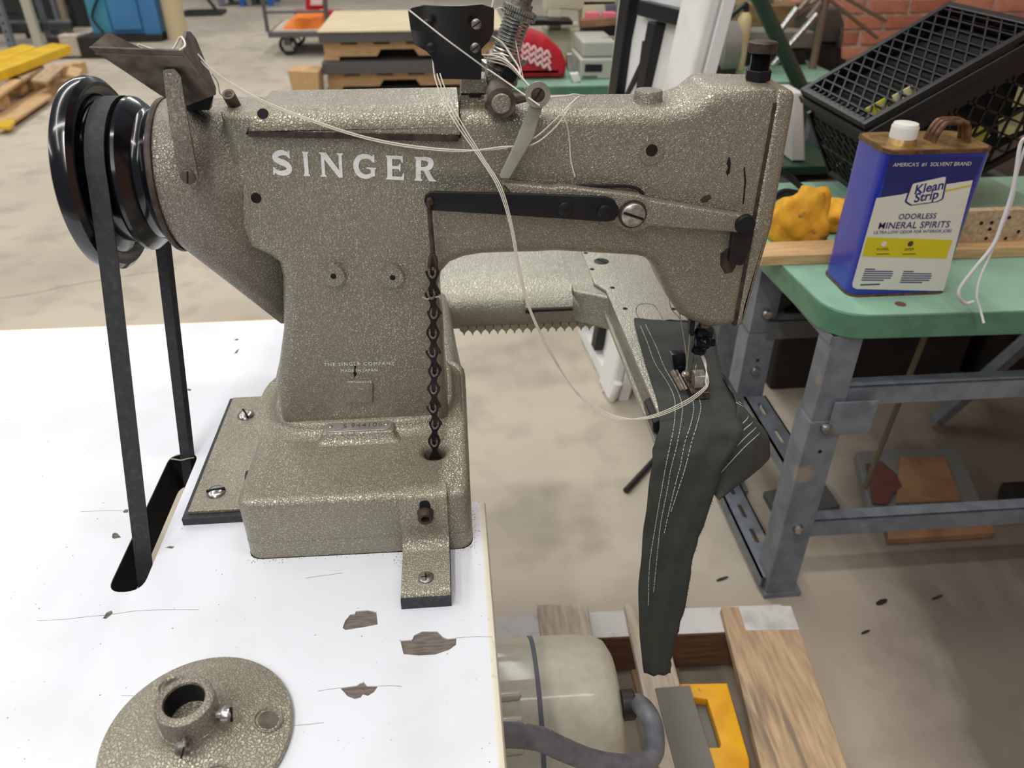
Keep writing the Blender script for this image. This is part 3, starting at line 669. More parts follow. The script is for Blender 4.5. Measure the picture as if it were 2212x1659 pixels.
# neck joining the bed to the base
nk = []
for t in range(9):
    s = t/8; y = .80+.30*s; xr_ = .0095-.018*math.sin(s*PI/2)+.0; zt2 = .745+.005*s
    nk.append([(xr_-.09, y, .672), (xr_, y, .672), (xr_, y, zt2-.02), (xr_-.006, y, zt2-.005), (xr_-.02, y, zt2), (xr_-.09, y, zt2)])
obj('bed_neck', MB().loft(nk), 'paint_bed', sm, smooth=50)
pz = [(p.x, p.y) for p in (Zp(1122, 537, BT), Zp(1232, 537, BT))]
lid = MB().loft([[(x, y, z) for y, z in ((1.150, .7555), (1.055, .7555), (1.026, .7522), (1.006, .7432), (.999, .731), (1.0000, .728), (1.0065, .729), (1.014, .740), (1.03, .7465), (1.055, .749), (1.150, .749))] for x in (.104, .1745)])
ld = obj('bed_cover', lid, 'paint_bed', sm, smooth=40)
obj('hinge', MB().cyl((.104, 1.0015, .7255), (.1745, 1.0015, .7255), .0026).cyl((.1045, 1.004, .7215), (.1175, 1.004, .7215), .002), 'black_metal', ld)
# forward arm with its cover plate
ax0, ax1 = .2235, .318
plan = rounded([(ax0, .672), (ax1, .672), (ax1, 1.165), (.2105, 1.165), (.2105, 1.03), (ax0, 1.005)], .004, 3)
plate('plate_cover', plan, [], .004, XY(BT+.0005), 'paint_bed', sm, bev=.0006)
am = []
for y, wi, dp in ((1.16, .0, .06), (1.02, .0, .062), (.98, .002, .058), (.86, .004, .050), (.74, .006, .040), (.675, .010, .030), (.664, .018, .022)):
    am.append([(ax0+wi, y, BT-.001), (ax1-wi, y, BT-.001), (ax1-wi, y, BT-dp*.6), (ax1-.015-wi, y, BT-dp), (ax0+.018+wi, y, BT-dp), (ax0+.004+wi, y, BT-dp*.72), (ax0+wi*.9, y, BT-dp*.30)])
obj('cylinder_arm', MB().loft(am), 'paint_bed', sm, smooth=30, bev=.002)
obj('arm_ledge', MB().loft([[(ax0-.004, y, BT-.026-.0*s), (ax0+.012, y, BT-.026), (ax0+.012, y, BT-.033), (ax0-.004, y, BT-.033)] for s, y in ((0, 1.0), (1, .66))]), 'paint_bed', sm, bev=.001)
obj('arm_corner', MB().hexa([(.176, 1.012, .700), (ax0+.004, .975, .700), (ax0+.004, 1.06, .700), (.176, 1.06, .700), (.176, 1.020, .7475), (ax0+.004, .99, .7475), (ax0+.004, 1.06, .7475), (.176, 1.06, .7475)]), 'paint_bed', sm, bev=.003)
obj('arm_clip', MB().loft([[(ax0-.006, y, BT-.008), (ax0+.012, y, BT+.003), (ax0+.03, y, BT+.003), (ax0+.03, y, BT-.03), (ax0+.010, y, BT-.03), (ax0-.004, y, BT-.022)] for y in (.685, .732)]), 'black_metal', sm, bev=.002)
for u, v, r in ((1299, 564, .0105),):
    p = Zp(u, v, BT+.003); screw(sm, (p.x, p.y, BT+.0022), (0, 0, 1), r*1.15, .0008, 'black_metal', slot=.55, name='plate_screw')
for u, v in ((1265, 546), (1294, 538), (1373, 538), (1279, 581), (1323, 621), (1350, 666), (1455, 667)):
    p = Zp(u, v, BT+.003); obj('pin_hole', MB().lathe([(.0036, 0), (.0036, .0006), (1e-6, .0007)], Matrix.Translation((p.x, p.y, BT+.0022)), 16), 'dark_hole', sm)
gx = [Zp(u, v, BT+.0025) for u, v in ((1382, 690), (1374, 675), (1378, 660), (1395, 656), (1415, 662), (1432, 690))]
obj('slide_plate_edge', MB().tube(spline(gx, 6), .0007, 6), 'steel_dull', sm)
# ---- mounting bracket, feet, side plates
st = [(.592, .7478), (.5795, .7478), (.5765, .7455), (.5765, .704), (.574, .694), (.567, .6865), (.558, .6845), (.5135, .6845), (.5095, .682), (.5075, .676)]
bk = []
for i, (y, z) in enumerate(st):
    a = V(st[max(i-1, 0)]); c = V(st[min(i+1, len(st)-1)]); t = (c-a).normalized(); nn = V((t.y, -t.x))
    bk.append(((y, z), (y-nn.x*-.0028, z-nn.y*-.0028)))
bx0, bx1 = -.0635, -.0165
brk = obj('mount_bracket', MB().loft([[(bx0, *a), (bx1, *a), (bx1, *b), (bx0, *b)] for a, b in bk]), 'paint', sm, smooth=50)
obj('bracket_pad', MB().box((bx0-.0005, .5035, TZ), (bx1+.0005, .574, .682)), 'rubber_pad', brk)
p = Yp(918, 1098, .5735); obj('bracket_slot', MB().prism(rect(p.x-.0052, p.z-.012, p.x+.0052, p.z+.010, .005), 0, .0022, XZ(.5750)), 'dark_hole', brk)
p = Yp(919, 1116, .568); bo = obj('cap_bolt', MB().lathe([(.0082, .0), (.0082, .0012), (.0078, .0014), (.0078, -.008), (.0068, -.010), (.0042, -.010), (.0040, -.004), (1e-6, -.004)], frame((p.x, .5735, p.z), (p.x, .60, p.z)), 28), 'rust_brown', brk)
p = Zp(920, 1247, .688); screw(brk, (p.x, p.y, .6870), (0, 0, 1), .0076, .0022, 'steel', slot=.1, phil=True, dark='rust_brown', name='wood_screw')
obj('side_pad', MB().box((-.304, .639, TZ), (-.219, .872, .679)), 'rubber_pad', sm)
sp_ = obj('side_plate', MB().box((-.2985, .646, .679), (-.218, .868, .6835)), 'paint', sm, bev=.001)
for u, v, s in ((467, 1063, 1.75), (531, 897, .5)):
    p = Zp(u, v, .684); screw(sp_, (p.x, p.y, .6833), (0, 0, 1), .0108, .002, 'steel', slot=s, dome=.003, name='mount_screw')
obj('side_flange', MB().hexa([(-.2255, .672, .684), (-.219, .672, .684), (-.219, .86, .684), (-.2255, .86, .684), (-.2255, .672, .716), (-.219, .672, .722), (-.219, .86, .752), (-.2255, .86, .746)]), 'paint', sm, bev=.0008)
for u, v in ((540, 1033), (597, 858)):
    p = Xp(u, v, -.229); obj('flange_bolt', MB().cyl((-.2325, p.y, p.z), (-.225, p.y, p.z), .0085), 'black_metal', sm, bev=.0008)

# worn spots on the head
for nm, m_, pts in (('paint_chip', 'rust_brown', [(1512,432),(1520,424),(1533,420),(1537,428),(1528,436),(1516,438)]), ('scuff', 'dark_hole', [(1572,344),(1576,338),(1579,352),(1577,372),(1571,380),(1568,372),(1573,362),(1569,354)]),
        ('scuff', 'dark_hole', [(1606,362),(1609,361),(1612,390),(1607,440),(1604,440),(1608,392)]), ('grease', 'rust_brown', [(1556,548),(1572,535),(1578,560),(1590,575),(1582,588),(1566,592),(1556,574)]),
        ('ink_mark', 'dark_hole', [(764,786),(768,782),(770,792),(767,800),(771,808),(766,816),(763,806),(766,797)]), ('scuff', 'nickel', [(1464,595),(1480,585),(1500,565),(1508,561),(1498,572),(1480,590)])):
    obj(nm, MB().prism(PX(pts, AF-.0001), 0, .0002, XZ(AF)), m_, sm, smooth=None)
# ================================================================ drive belt
def belt_pts():
    (y1, z1, r1), (y2, z2, r2) = (AX[0], AX[1], .0674), (.615, .33, .0925); pts = []
    d = math.hypot(y2-y1, z2-z1); base_ang = math.atan2(z2-z1, y2-y1); off = math.acos((r1-r2)/d)
    a0, a1 = base_ang+off, base_ang-off
    n = 26
    # around the hand wheel (far side), then round the motor pulley
    lo, hi = a0, a1+2*PI
    for i in range(n+1):
        a = lo+(hi-lo)*i/n; pts.append((y1+r1*math.cos(a), z1+r1*math.sin(a)))
    lo2, hi2 = a1, a0
    q0 = pts[-1]; b0 = (y2+r2*math.cos(a1), z2+r2*math.sin(a1))
    for i in range(1, 10): pts.append((q0[0]+(b0[0]-q0[0])*i/10, q0[1]+(b0[1]-q0[1])*i/10))
    for i in range(n+1):
        a = lo2+(hi2-lo2)*i/n; pts.append((y2+r2*math.cos(a), z2+r2*math.sin(a)))
    q0 = pts[-1]; b0 = pts[0]
    for i in range(1, 10): pts.append((q0[0]+(b0[0]-q0[0])*i/10, q0[1]+(b0[1]-q0[1])*i/10))
    return pts
bp_ = belt_pts(); m = len(bp_); rings = []
for i, (y, z) in enumerate(bp_):
    a, b = V(bp_[i-1]), V(bp_[(i+1) % m]); t = (b-a).normalized(); nn = V((t.y, -t.x))
    x = -.3025-.030*min(max((1.02-z)/.35, 0), 1.2)
    if nn.dot(V((y, z))-V((.68, .67))) < 0: nn = -nn
    h = .0035
    rings.append([(x-.0083, y+nn.x*h, z+nn.y*h), (x+.0083, y+nn.x*h, z+nn.y*h), (x+.0055, y-nn.x*h*1.6, z-nn.y*h*1.6), (x-.0055, y-nn.x*h*1.6, z-nn.y*h*1.6)])
mb = MB(); n = 4; vs = [p for r in rings for p in r]
mb.add(vs, [(i*4+k, i*4+(k+1) % 4, ((i+1) % m)*4+(k+1) % 4, ((i+1) % m)*4+k) for i in range(m) for k in range(4)])
tag(obj('drive_belt', mb, 'belt_rubber', smooth=50), 'black rubber drive belt running from the hand wheel through the table slot', 'belt')
# ================================================================ lifting chain
ch = thing('lifting_chain', 'short dark ladder chain hanging from the lifter rod into the base hole', 'chain', (-.029, .65, .74))
c0 = Yp(935, 588, .6745); c1 = V((-.0285, .6505, .737)); NL = 10
chv = (c1-c0); pitch = chv.length/NL
def link_mesh():
    L = pitch; mb = MB(); outl = []
    for i in range(25):
        t = i/24; s = abs(math.cos(PI*t)); wd = .0028+.0040*s**1.6
        outl.append((wd, (t-.5)*L*1.16))
    poly = [(a, b) for a, b in outl]+[(-a, b) for a, b in reversed(outl)]
    mb.prism(poly, -.0012, .0012); return mb
lm = link_mesh(); lp = MB().tube(spline([(-.0026, .0052, .0022), (-.0027, -.001, .0030), (0, -.0044, .0032), (.0027, -.001, .0030), (.0026, .0052, .0022)], 5), .0012, 6)
l0 = None
for i in range(NL):
    mid = c0+chv*((i+.5)/NL); node = c0+chv*((i+.02)/NL)
    R = axes((0, 0, 0), (1, 0, .12*math.sin(i*2.1)), chv*-1)
    if l0 is None:
        o = obj('link', lm, 'black_metal', ch, bev=.0004); l0 = o
        o2 = obj('loop', lp, 'thread_tan', o); l1 = o2
        l1.data.materials[0] = M_['steel_dull']; l1.matrix_parent_inverse = Matrix(); l0.matrix_parent_inverse = Matrix()
    else:
        o = l0.copy(); COL.objects.link(o); o.parent = ch; o2 = l1.copy(); COL.objects.link(o2); o2.parent = o
    o.matrix_basis = Matrix.Translation(mid-V(ch.location)) @ R @ Matrix.Translation((0, 0, .0018 if i % 2 else 0))
    o2.matrix_basis = Matrix.Translation((0, pitch*.5, 0))
fz = MB().tube(spline([Yp(u, v, .668) for u, v in ((913, 641), (922, 646), (935, 643), (948, 641), (951, 645))], 5), .0008, 5)
tag(obj('thread_scrap', fz, 'thread_tan'), 'frayed tan thread scrap caught on the lifting chain', 'thread')
fz = MB().tube(spline([V((-.350, .757, .6712)), V((-.343, .752, .674)), V((-.336, .751, .673)), V((-.329, .752, .674)), V((-.323, .757, .6712))], 5), .0008, 5)
tag(obj('thread_scrap', fz, 'thread_tan'), 'frayed tan thread scrap across the belt slot', 'thread')
# ================================================================ cloth under the foot
mat('cloth', (62, 66, 62), .92, 0, col2=(52, 56, 53), scale=40, lo=.4, hi=.7, bump=.35, bscale=1500)
from mathutils.bvhtree import BVHTree
CZ = .7555
rows = []
for v, a, b in ((688, 1370, 1480), (700, 1371, 1537), (750, 1384, 1548), (810, 1402, 1562), (866, 1420, 1590), (905, 1424, 1600), (930, 1424, 1604)):
    rows.append([Zp(a+(b-a)*k/12, v+(8 if v == 688 else 0)*(k/12), CZ) for k in range(13)])
for v, a, b, Y in ((965, 1412, 1590, .640), (1005, 1408, 1566, .634), (1100, 1396, 1535, .632), (1200, 1386, 1498, .632), (1300, 1379, 1482, .632), (1400, 1384, 1456, .632), (1455, 1391, 1449, .632)):
    rows.append([Yp(a+(b-a)*k/12, v, Y) for k in range(13)])
fine = [spline([r[k] for r in rows], 5) for k in range(13)]
R_ = len(fine[0]); cm = MB()
random.seed(5)
pts = []
for i in range(R_):
    for k in range(13):
        p = fine[k][i].copy(); s = i/(R_-1)
        wv = .0016*math.sin(i*1.15+k*.5)*math.exp(-k/3.0)+.001*math.sin(k*1.3+i*.33)
        if s < .5: p.z += abs(wv)
        else: p.y -= wv*1.3+.006*math.sin(k/12*PI)*(s-.5)
        if k == 12: p.x += random.uniform(-.0012, .0012)
        pts.append(p)
cm.add(pts, [(i*13+k, i*13+k+1, (i+1)*13+k+1, (i+1)*13+k) for i in range(R_-1) for k in range(12)])
bvh = BVHTree.FromPolygons([V(p) for p in cm.v], cm.f)
cl = thing('cloth_strip', 'dark olive cloth strip with white stitching hanging under the presser foot', 'fabric', (.19, .63, .45))
o = obj('fabric', cm, 'cloth', cl, smooth=180, fix=False); sd = o.modifiers.new('solid', 'SOLIDIFY'); sd.thickness = .0014; sd.offset = 1
# folded second layer
inn = [Yp(u, v, Y) for u, v, Y in ((1556, 800, .74), (1588, 862, .70), (1590, 905, .668), (1572, 965, .648), (1556, 1010, .645), (1538, 1062, .645))]
out = [Yp(u, v, Y) for u, v, Y in ((1562, 808, .75), (1602, 874, .73), (1652, 930, .71), (1662, 968, .70), (1650, 1002, .69), (1545, 1064, .655))]
g2 = []
for a, b in zip(spline(inn, 5), spline(out, 5)):
    g2.append([a.lerp(b, k/10)+V((0, -.018*math.sin(PI*k/10), .004*math.sin(PI*k/10))) for k in range(11)])
c2 = MB(); c2.add([p for r in g2 for p in r], [(i*11+k, i*11+k+1, (i+1)*11+k+1, (i+1)*11+k) for i in range(len(g2)-1) for k in range(10)])
o = obj('fabric_fold', c2, 'cloth', cl, smooth=180, fix=False); sd = o.modifiers.new('solid', 'SOLIDIFY'); sd.thickness = .0014; sd.offset = 0
bv2 = BVHTree.FromPolygons([V(p) for p in c2.v], c2.f)
def stitch(path, bv, dash, gap, r, name='stitch_line'):
    P = []
    for p in spline([(a, b, 0) for a, b in path], 30):
        d = ray(p.x, p.y).normalized(); h = bv.ray_cast(CAM, d)
        if h[0] is not None: P.append(h[0]-d*.0011)
    if len(P) < 3: return
    mb = MB(); acc = 0; cur = [P[0]]
    for a, b in zip(P, P[1:]):
        L = (b-a).length; acc += L; on = (acc % (dash+gap)) < dash
        if on: cur.append(b)
        else:
            if len(cur) > 1: mb.tube(cur, r, 5)
            cur = [b]
    if len(cur) > 1: mb.tube(cur, r, 5)
    if mb.v: obj(name, mb, 'stitch', cl)
mat('stitch', (186, 190, 184), .8)
z8 = lambda pts: [(1380+a*.2893, 700+b*.2893) for a, b in pts]
stitch(z8([(12, 15), (60, 130), (120, 290), (210, 430), (258, 530), (272, 620), (262, 760), (235, 900), (205, 1040), (180, 1180), (145, 1380), (115, 1560), (80, 1800), (70, 2100)]), bvh, .0030, .0012, .00045)
stitch(z8([(50, 5), (130, 170), (190, 320), (280, 480), (322, 600), (320, 700), (285, 900), (240, 1080), (212, 1240), (165, 1480), (140, 1700), (110, 2000)]), bvh, .0030, .0012, .00045)
stitch(z8([(398, 550), (410, 630), (390, 740), (340, 900), (310, 1060), (280, 1170), (230, 1380), (190, 1560)]), bvh, .0032, .0016, .0005)
stitch(z8([(445, 540), (463, 620), (440, 730), (395, 880), (350, 1060), (300, 1220), (240, 1400)]), bvh, .0032, .0016, .0005)
for t in (.35, .55, .75, .9):
    P = []
    for i, r in enumerate(g2):
        pass
for pth in ([(1588, 868), (1612, 885), (1615, 902), (1600, 918), (1590, 925)], [(1596, 868), (1622, 890), (1628, 908), (1605, 930), (1580, 950)],
            [(1604, 872), (1634, 900), (1637, 918), (1600, 955), (1562, 1000)], [(1612, 878), (1640, 908), (1646, 928), (1602, 972), (1550, 1030), (1545, 1045)]):
    stitch(pth, bv2, .02, .0001, .0006)
fr = MB(); random.seed(9)
for i in range(70):
    v = random.uniform(870, 1440); 
    u = None
    for uu in range(1620, 1400, -2):
        d = ray(uu, v).normalized(); h = bvh.ray_cast(CAM, d)
        if h[0] is not None: u = uu; break
    if u is None: continue
    p = h[0]; fr.tube([p, p+V((random.uniform(.001, .0028), -.0004, random.uniform(-.002, .0015)))], .00022, 4)
o = obj('frayed_edge', fr, 'cloth', cl); o['kind'] = 'stuff'
# ================================================================ loose threads
def thread(pts, label, r=.00055, m='thread', n=8, grp=None):
    P = [Yp(u, v, y) for u, v, y in pts]
    return tag(obj('sewing_thread', MB().tube(spline(P, n), r, 6), m), label, 'thread', grp)
for k, dv in enumerate((0, 4)):
    thread([(404, 92+dv, .70), (430, 120+dv*2, .69), (470, 160+dv, .685), (570, 218+dv, .685), (700, 268+dv, .688), (800, 298+dv, .690), (900, 316+dv, .691), (1000, 324+dv*.7, .691), (1085, 321-dv, .690-dv*.0004), (1150, 300+dv*3, .684), (1200, 258+dv*4, .688), (1235, 222+dv, .694), (1252, 208+dv, .72)],
       ['upper white thread drawn from the spool tray across the arm below the cover', 'lower white thread drawn from the spool tray across the arm below the cover'][k], .0006)
for k, (a, b) in enumerate(((0, 0), (7, 3), (14, -1))):
    thread([(934+a*.4, 122+b, .722), (940+a, 170, .70), (960+a, 222, .69), (985+a, 268, .680), (1035+a*.6, 340, .672), (1075+a*.6, 405, .664), (1102+a*.4, 490, .662), (1122+a*.4, 600, .664), (1148+a*.3, 682, .668), (1190+a*.4, 768, .675), (1250, 850+a*.4, .685), (1320, 895+a*.5, .68), (1395, 905-a*.3, .668), (1470, 880-a*.6, .668), (1520, 845-a*.5, .68), (1530-a*.4, 822, .69), (1521+a*.3, 785, .715), (1514+a*.35, 768, .732-a*.0002)],
       ['outer white thread looping from the black guard down to the presser foot', 'middle white thread looping from the black guard down to the presser foot', 'inner white thread looping from the black guard down to the presser foot'][k], .00048)
thread([(884, 22, .690), (960, 82, .682), (1040, 141, .690), (1050, 150, .70), (1065, 157, .70), (1166, 228, .672)], 'taut white thread crossing the black guard diagonally', .0006)
for k in range(5):
    thread([(1042+k*2, 118+k*3, .728), (1075+k*5, 122+k*5-((k % 2)*10), .715), (1105+k*4, 140+k*6, .705), (1130+k*2, 170+k*3, .69), (1152+k*2, 196-k, .682)],
       ('topmost', 'second', 'third', 'fourth', 'lowest')[k]+' white strand of five between the tension spring and the washer', .0006, grp='strands at the tension spring')
for k in range(4):
    thread([(1063+k*3, 78+k*2, .722), (1085+k*4, 92+k*5, .718), (1100+k*4, 115+k*6, .714), (1118+k*2, 140+k*4, .706), (1124-k, 160, .70)],
       ('leftmost', 'second', 'third', 'rightmost')[k]+' white strand of four wound over the tension discs', .0006, grp='strands over the tension discs')
thread([(1180, 206, .680), (1200, 226, .683), (1222, 262, .683), (1230, 300, .690), (1233, 345, .692), (1242, 382, .692)], 'white thread end hanging down the arm front beside the take-up lever', .0006)
thread([(1176, 214, .684), (1195, 209, .69), (1225, 207, .70), (1240, 204, .72), (1255, 206, .73), (1262, 208, .735)], 'short knotted white thread lying on top of the arm', .0009)
thread([(1108, 60, .735), (1116, 100, .73), (1124, 140, .725), (1130, 168, .72), (1134, 192, .715)], 'single pale thread falling from the tension spring', .0004)
thread([(1072, 20, .735), (1085, 17, .735), (1100, 30, .735)], 'short pale thread curl beside the black guard top', .0004)
thread([(1062, 20, .73), (1066, 0, .73), (1070, -40, .73)], 'thick white thread rising behind the guard out of view', .0011)
thread([(1462, 640, .735), (1472, 700, .735), (1483, 770, .733), (1484, 800, .73), (1480, 812, .728)], 'tan needle thread running from the head to the foot', .0006, 'thread_tan')
thread([(1440, 590, .76), (1448, 660, .755), (1466, 685, .75), (1486, 712, .745), (1492, 722, .742)], 'slack tan thread behind the needle bar', .0005, 'thread_tan')
thread([(1490, 722, .73), (1486, 770, .728), (1480, 806, .726)], 'short tan thread beside the needle clamp', .0005, 'thread_tan')
thread([(458, 160, .70), (470, 178, .715), (476, 203, .722), (488, 206, .722), (500, 205, .720)], 'fine dark thread end entering the oil pipe', .0004, 'thread_tan')
thread([(388, 110, .656), (400, 97, .67), (390, 80, .69), (372, 108, .69), (350, 112, .70)], 'white thread loop gathered inside the spool tray', .0008)
thread([(298, 96, .70), (330, 106, .705), (365, 112, .70)], 'loose white thread lying along the tray back', .0010)
# ================================================================ thread stand flange
fs = thing('stand_flange', 'round hammered-grey thread stand flange screwed to the white table', 'flange', (-.222, .385, TZ))
fc = V((-.2235, .384, TZ))
obj('disc', MB().lathe([(.0745, 0), (.0755, .003), (.0740, .006), (.055, .0115), (.034, .0165), (.026, .0205), (.0235, .024), (.0235, .028), (.016, .028)], Matrix.Translation(fc), 72), 'paint', fs, smooth=40)
cc = obj('collar', MB().lathe([(.0152, .048), (.0152, .0500), (.0160, .0512), (.0205, .0512), (.0222, .0500), (.0226, .044), (.0226, .024)], Matrix.Translation(fc), 48, cap=False), 'paint_worn', fs, smooth=40)
obj('bore', MB().lathe([(.0151, .0490), (.0151, .010), (1e-6, .010)], Matrix.Translation(fc), 32, cap=False), 'dark_hole', cc, fix=False)
for a in (-.12, -1.45):
    d = V((math.cos(a), math.sin(a), 0)); p = fc+d*.0215+V((0, 0, .034))
    s = obj('set_screw', MB().lathe([(.0035, 0), (.0035, .006), (.0065, .006), (.0068, .008), (.0060, .0115), (1e-6, .0128)], frame(p, p+d), 20), 'steel' if a > -.5 else 'steel_dull', fs)
    obj('slot', MB().box((-.006, -.0007, .0095), (.006, .0007, .0131), frame(p, p+d) @ Matrix.Rotation(1.2, 4, 'Z')), 'dark_hole', s)
for u, v, z in ((580, 1557, .6795), (373, 1484, .6795), (470, 1690, .6795)):
    p = Zp(u, v, z); rr_ = math.hypot(p.x-fc.x, p.y-fc.y); p.z = TZ+.006+(.074-rr_)/.019*.0055+.0002; d = (V((p.x, p.y, 0))-V((fc.x, fc.y, 0))).normalized(); nrm = V((d.x*.24, d.y*.24, 1)).normalized()
    s = obj('countersink', MB().lathe([(.0118, -.003), (.0118, .0006), (.0108, .0010), (.0098, .0002), (.0090, -.0016), (1e-6, -.0018)], frame(p, p+nrm), 28), 'paint_worn', fs)
    obj('screw_head', MB().lathe([(.0088, -.002), (.0080, .0000), (1e-6, .0003)], frame(p, p+nrm), 24), 'rust_metal', s)
# ================================================================ motor under the table
mat('motor_paint', (188, 185, 166), .38, 0, col2=(180, 177, 158), scale=90, bump=.1, bscale=400, coat=.2)
mat('motor_seam', (92, 96, 108), .5)
mo = thing('motor', 'cream clutch motor hanging beneath the right edge of the white table', 'motor', (0, .60, .25))
my, mz, mr = .600, .335, .100
FM = frame((-.217, my, mz), (1, my, mz))
obj('body', MB().lathe([(.06, 0), (mr*.9, .02), (mr, .03), (mr, .296)], FM, 96), 'motor_paint', mo, smooth=40)
obj('seam_ring', MB().lathe([(mr-.004, .295), (mr+.0015, .295), (mr+.0015, .3005), (mr-.004, .3005)], FM, 96), 'motor_seam', mo, smooth=40)
obj('end_bell', MB().lathe([(mr+.0005, .3005), (mr, .355), (mr-.003, .380), (mr-.010, .394), (mr-.022, .401), (.05, .404), (1e-6, .404)], FM, 96), 'motor_paint', mo, smooth=40)
for v in (1507, 1562, 1622):
    p = None
    best = None
    for k in range(400):
        a = PI*k/400; q = V((.02, my-mr*math.cos(a), mz+mr*math.sin(a))); w_ = q-CAM; z_ = w_.dot(FW); vv = IH/2-FPX*w_.dot(UP)/z_
        if k < 210 and (best is None or abs(vv-v) < best[0]): best = (abs(vv-v), a)
    a = best[1]; rad = V((0, -math.cos(a), math.sin(a))); c = V((0, my, mz))+rad*(mr-.001)
    obj('rib', MB().tube([c+V((-.10, 0, 0)), c+V((.045, 0, 0)), c+V((.056, 0, 0)), c+V((.0585, 0, 0))-rad*.002], [.0065, .0065, .0060, .002], 14), 'motor_paint', mo)
mh = MB().box((-.12, my-.03, mz+mr-.01), (.0, my+.03, .629)); obj('hanger', mh, 'steel_grey_leg', mo)
obj('pulley', MB().lathe([(.060, -.138), (.092, -.138), (.0862, -.131), (.0862, -.112), (.092, -.105), (.06, -.102)], FM, 48), 'steel_dull', mo)
obj('shaft', MB().lathe([(.012, -.145), (.012, .02)], FM, 16), 'steel_dull', mo)
p = Xp(1366, 1512, .19); rr_ = V((p.y-my, p.z-mz)); rr_ = rr_.normalized()*.070; p.y = my+rr_.x; p.z = mz+rr_.y; obj('cable_gland', MB().cyl((.183, p.y, p.z), (.200, p.y, p.z), .019), 'black_metal', mo, bev=.002)
mat('cable_grey', (112, 114, 122), .5, 0, col2=(98, 99, 106), scale=60, col3=(190, 182, 168), s3=70, lo3=.70, hi3=.73)
cb = [Yp(u, v, Y) for u, v, Y in ((1060, 1588, .42), (1110, 1588, .43), (1165, 1596, .44), (1215, 1618, .45), (1270, 1640, .46), (1330, 1652, .47), (1385, 1650, .485), (1412, 1625, .50), (1412, 1575, .515), (1397, 1538, .53))]+[V((.205, p.y, p.z)), V((.196, p.y, p.z))]
tag(obj('power_cable', MB().tube(spline(cb, 8), .0118, 18), 'cable_grey'), 'thick grey power cable curling into the motor end', 'cable')
# ================================================================ wooden pallet on the floor
def wood(name, a, b, **k): mat(name, a, .75, 0, col2=b, scale=14, stretch=k.get('st', (9, 1, 9)), lo=.35, hi=.7, detail=5, bump=.25, bscale=30, col3=k.get('c3'), s3=k.get('s3', 5), lo3=.6, hi3=.7)
wood('wood_grey', (204, 190, 172), (168, 152, 134), c3=(214, 206, 194))
wood('wood_weathered', (196, 168, 132), (156, 132, 106), c3=(132, 116, 98))
wood('wood_brown', (120, 84, 60), (92, 62, 44), st=(1, 9, 9))
wood('wood_pale', (206, 172, 126), (180, 142, 96), st=(1, 9, 9))
wood('wood_pale_y', (206, 172, 126), (180, 142, 96))
mat('paint_white_old', (206, 204, 202), .6, 0, col2=(170, 166, 164), scale=18, lo=.5, hi=.7)
PZ = .13
pal = thing('wooden_pallet', 'weathered wooden pallet on the floor beside the white table', 'pallet', (.25, .7, 0))
def board(name, px4, z, t, m, parent, bev=.002):
    P = [Zp(u, v, z) for u, v in px4]
    return obj(name, MB().hexa([(p.x, p.y, z-t) for p in P]+[(p.x, p.y, z) for p in P]), m, parent, bev=bev)
def bw(name, x0, x1, y0, y1, z0, z1, m, parent, bev=.002): return obj(name, MB().box((x0, y0, z0), (x1, y1, z1)), m, parent, bev=bev)
def bskew(name, a, b, z0, z1, m, parent):   # board from two near corners a to two far corners b
    return obj(name, MB().hexa([(*a[0], z0), (*a[1], z0), (*b[1], z0), (*b[0], z0), (*a[0], z1), (*a[1], z1), (*b[1], z1), (*b[0], z1)]), m, parent, bev=.003)
bskew('deck_board', ((.122, .45), (.205, .45)), ((.128, .965), (.221, .955)), PZ-.018, PZ, 'wood_grey', pal)
bskew('deck_board', ((.270, .45), (.335, .45)), ((.290, .952), (.355, .948)), PZ-.018, PZ, 'wood_grey', pal)
bskew('deck_board', ((.412, .45), (.545, .45)), ((.468, .930), (.599, .919)), PZ-.018, PZ, 'wood_weathered', pal)
bskew('deck_board', ((-.08, .45), (.02, .45)), ((-.06, .972), (.03, .968)), PZ-.018, PZ, 'wood_grey', pal)
bskew('deck_board_tip', ((.495, .872), (.5925, .866)), ((.500, .9285), (.598, .920)), PZ-.002, PZ+.0006, 'paint_white_old', pal)
for y in (.935, .60):
    s = bskew('stringer', ((-.10, y-.035), (.58, y-.055)), ((-.10, y+.028), (.59, y+.005)), .018, PZ-.018, 'wood_brown', pal)
    if y > .9: bskew('painted_face', ((-.10, y-.033), (.58, y-.053)), ((-.10, y+.027), (.59, y+.004)), PZ-.0182, PZ-.0168, 'paint_white_old', s)
for x in (.05, .30, .50): bskew('bottom_board', ((x, .45), (x+.09, .45)), ((x, .95), (x+.09, .94)), 0, .018, 'wood_weathered', pal)
# yellow casting with grey plate
mat('yellow_paint', (232, 172, 24), .45, 0, col2=(216, 150, 18), scale=20, col3=(120, 84, 20), s3=60, lo3=.70, hi3=.75)
mat('grey_plate', (116, 114, 106), .5, .1)
yb = thing('yellow_bracket', 'yellow painted steel bracket lying between the pallet boards', 'bracket', (.4, .7, .02))
yo = [(1488,1475),(1590,1473),(1640,1640),(1640,1700),(1560,1700),(1540,1612),(1575,1612),(1578,1605),(1547,1508),(1520,1505),(1500,1505)]
plate('frame', [(Zp(a, b, .130).x-.015, Zp(a, b, .130).y) for a, b in yo], [], .02, XY(.120), 'yellow_paint', yb, bev=.003)
bw('support', .360, .398, .64, .76, .0185, .109, 'grey_plate', yb)
bw('tab', .315, .345, .80, .815, .0185, .105, 'yellow_paint', yb)
gpl = MB(); P = [Zp(u, v, .1345) for u, v in ((1470, 1700), (1558, 1700), (1490, 1480), (1415, 1486))]
gpl.hexa([(p.x, p.y, .1302) for p in P]+[(p.x, p.y, .1345) for p in P])
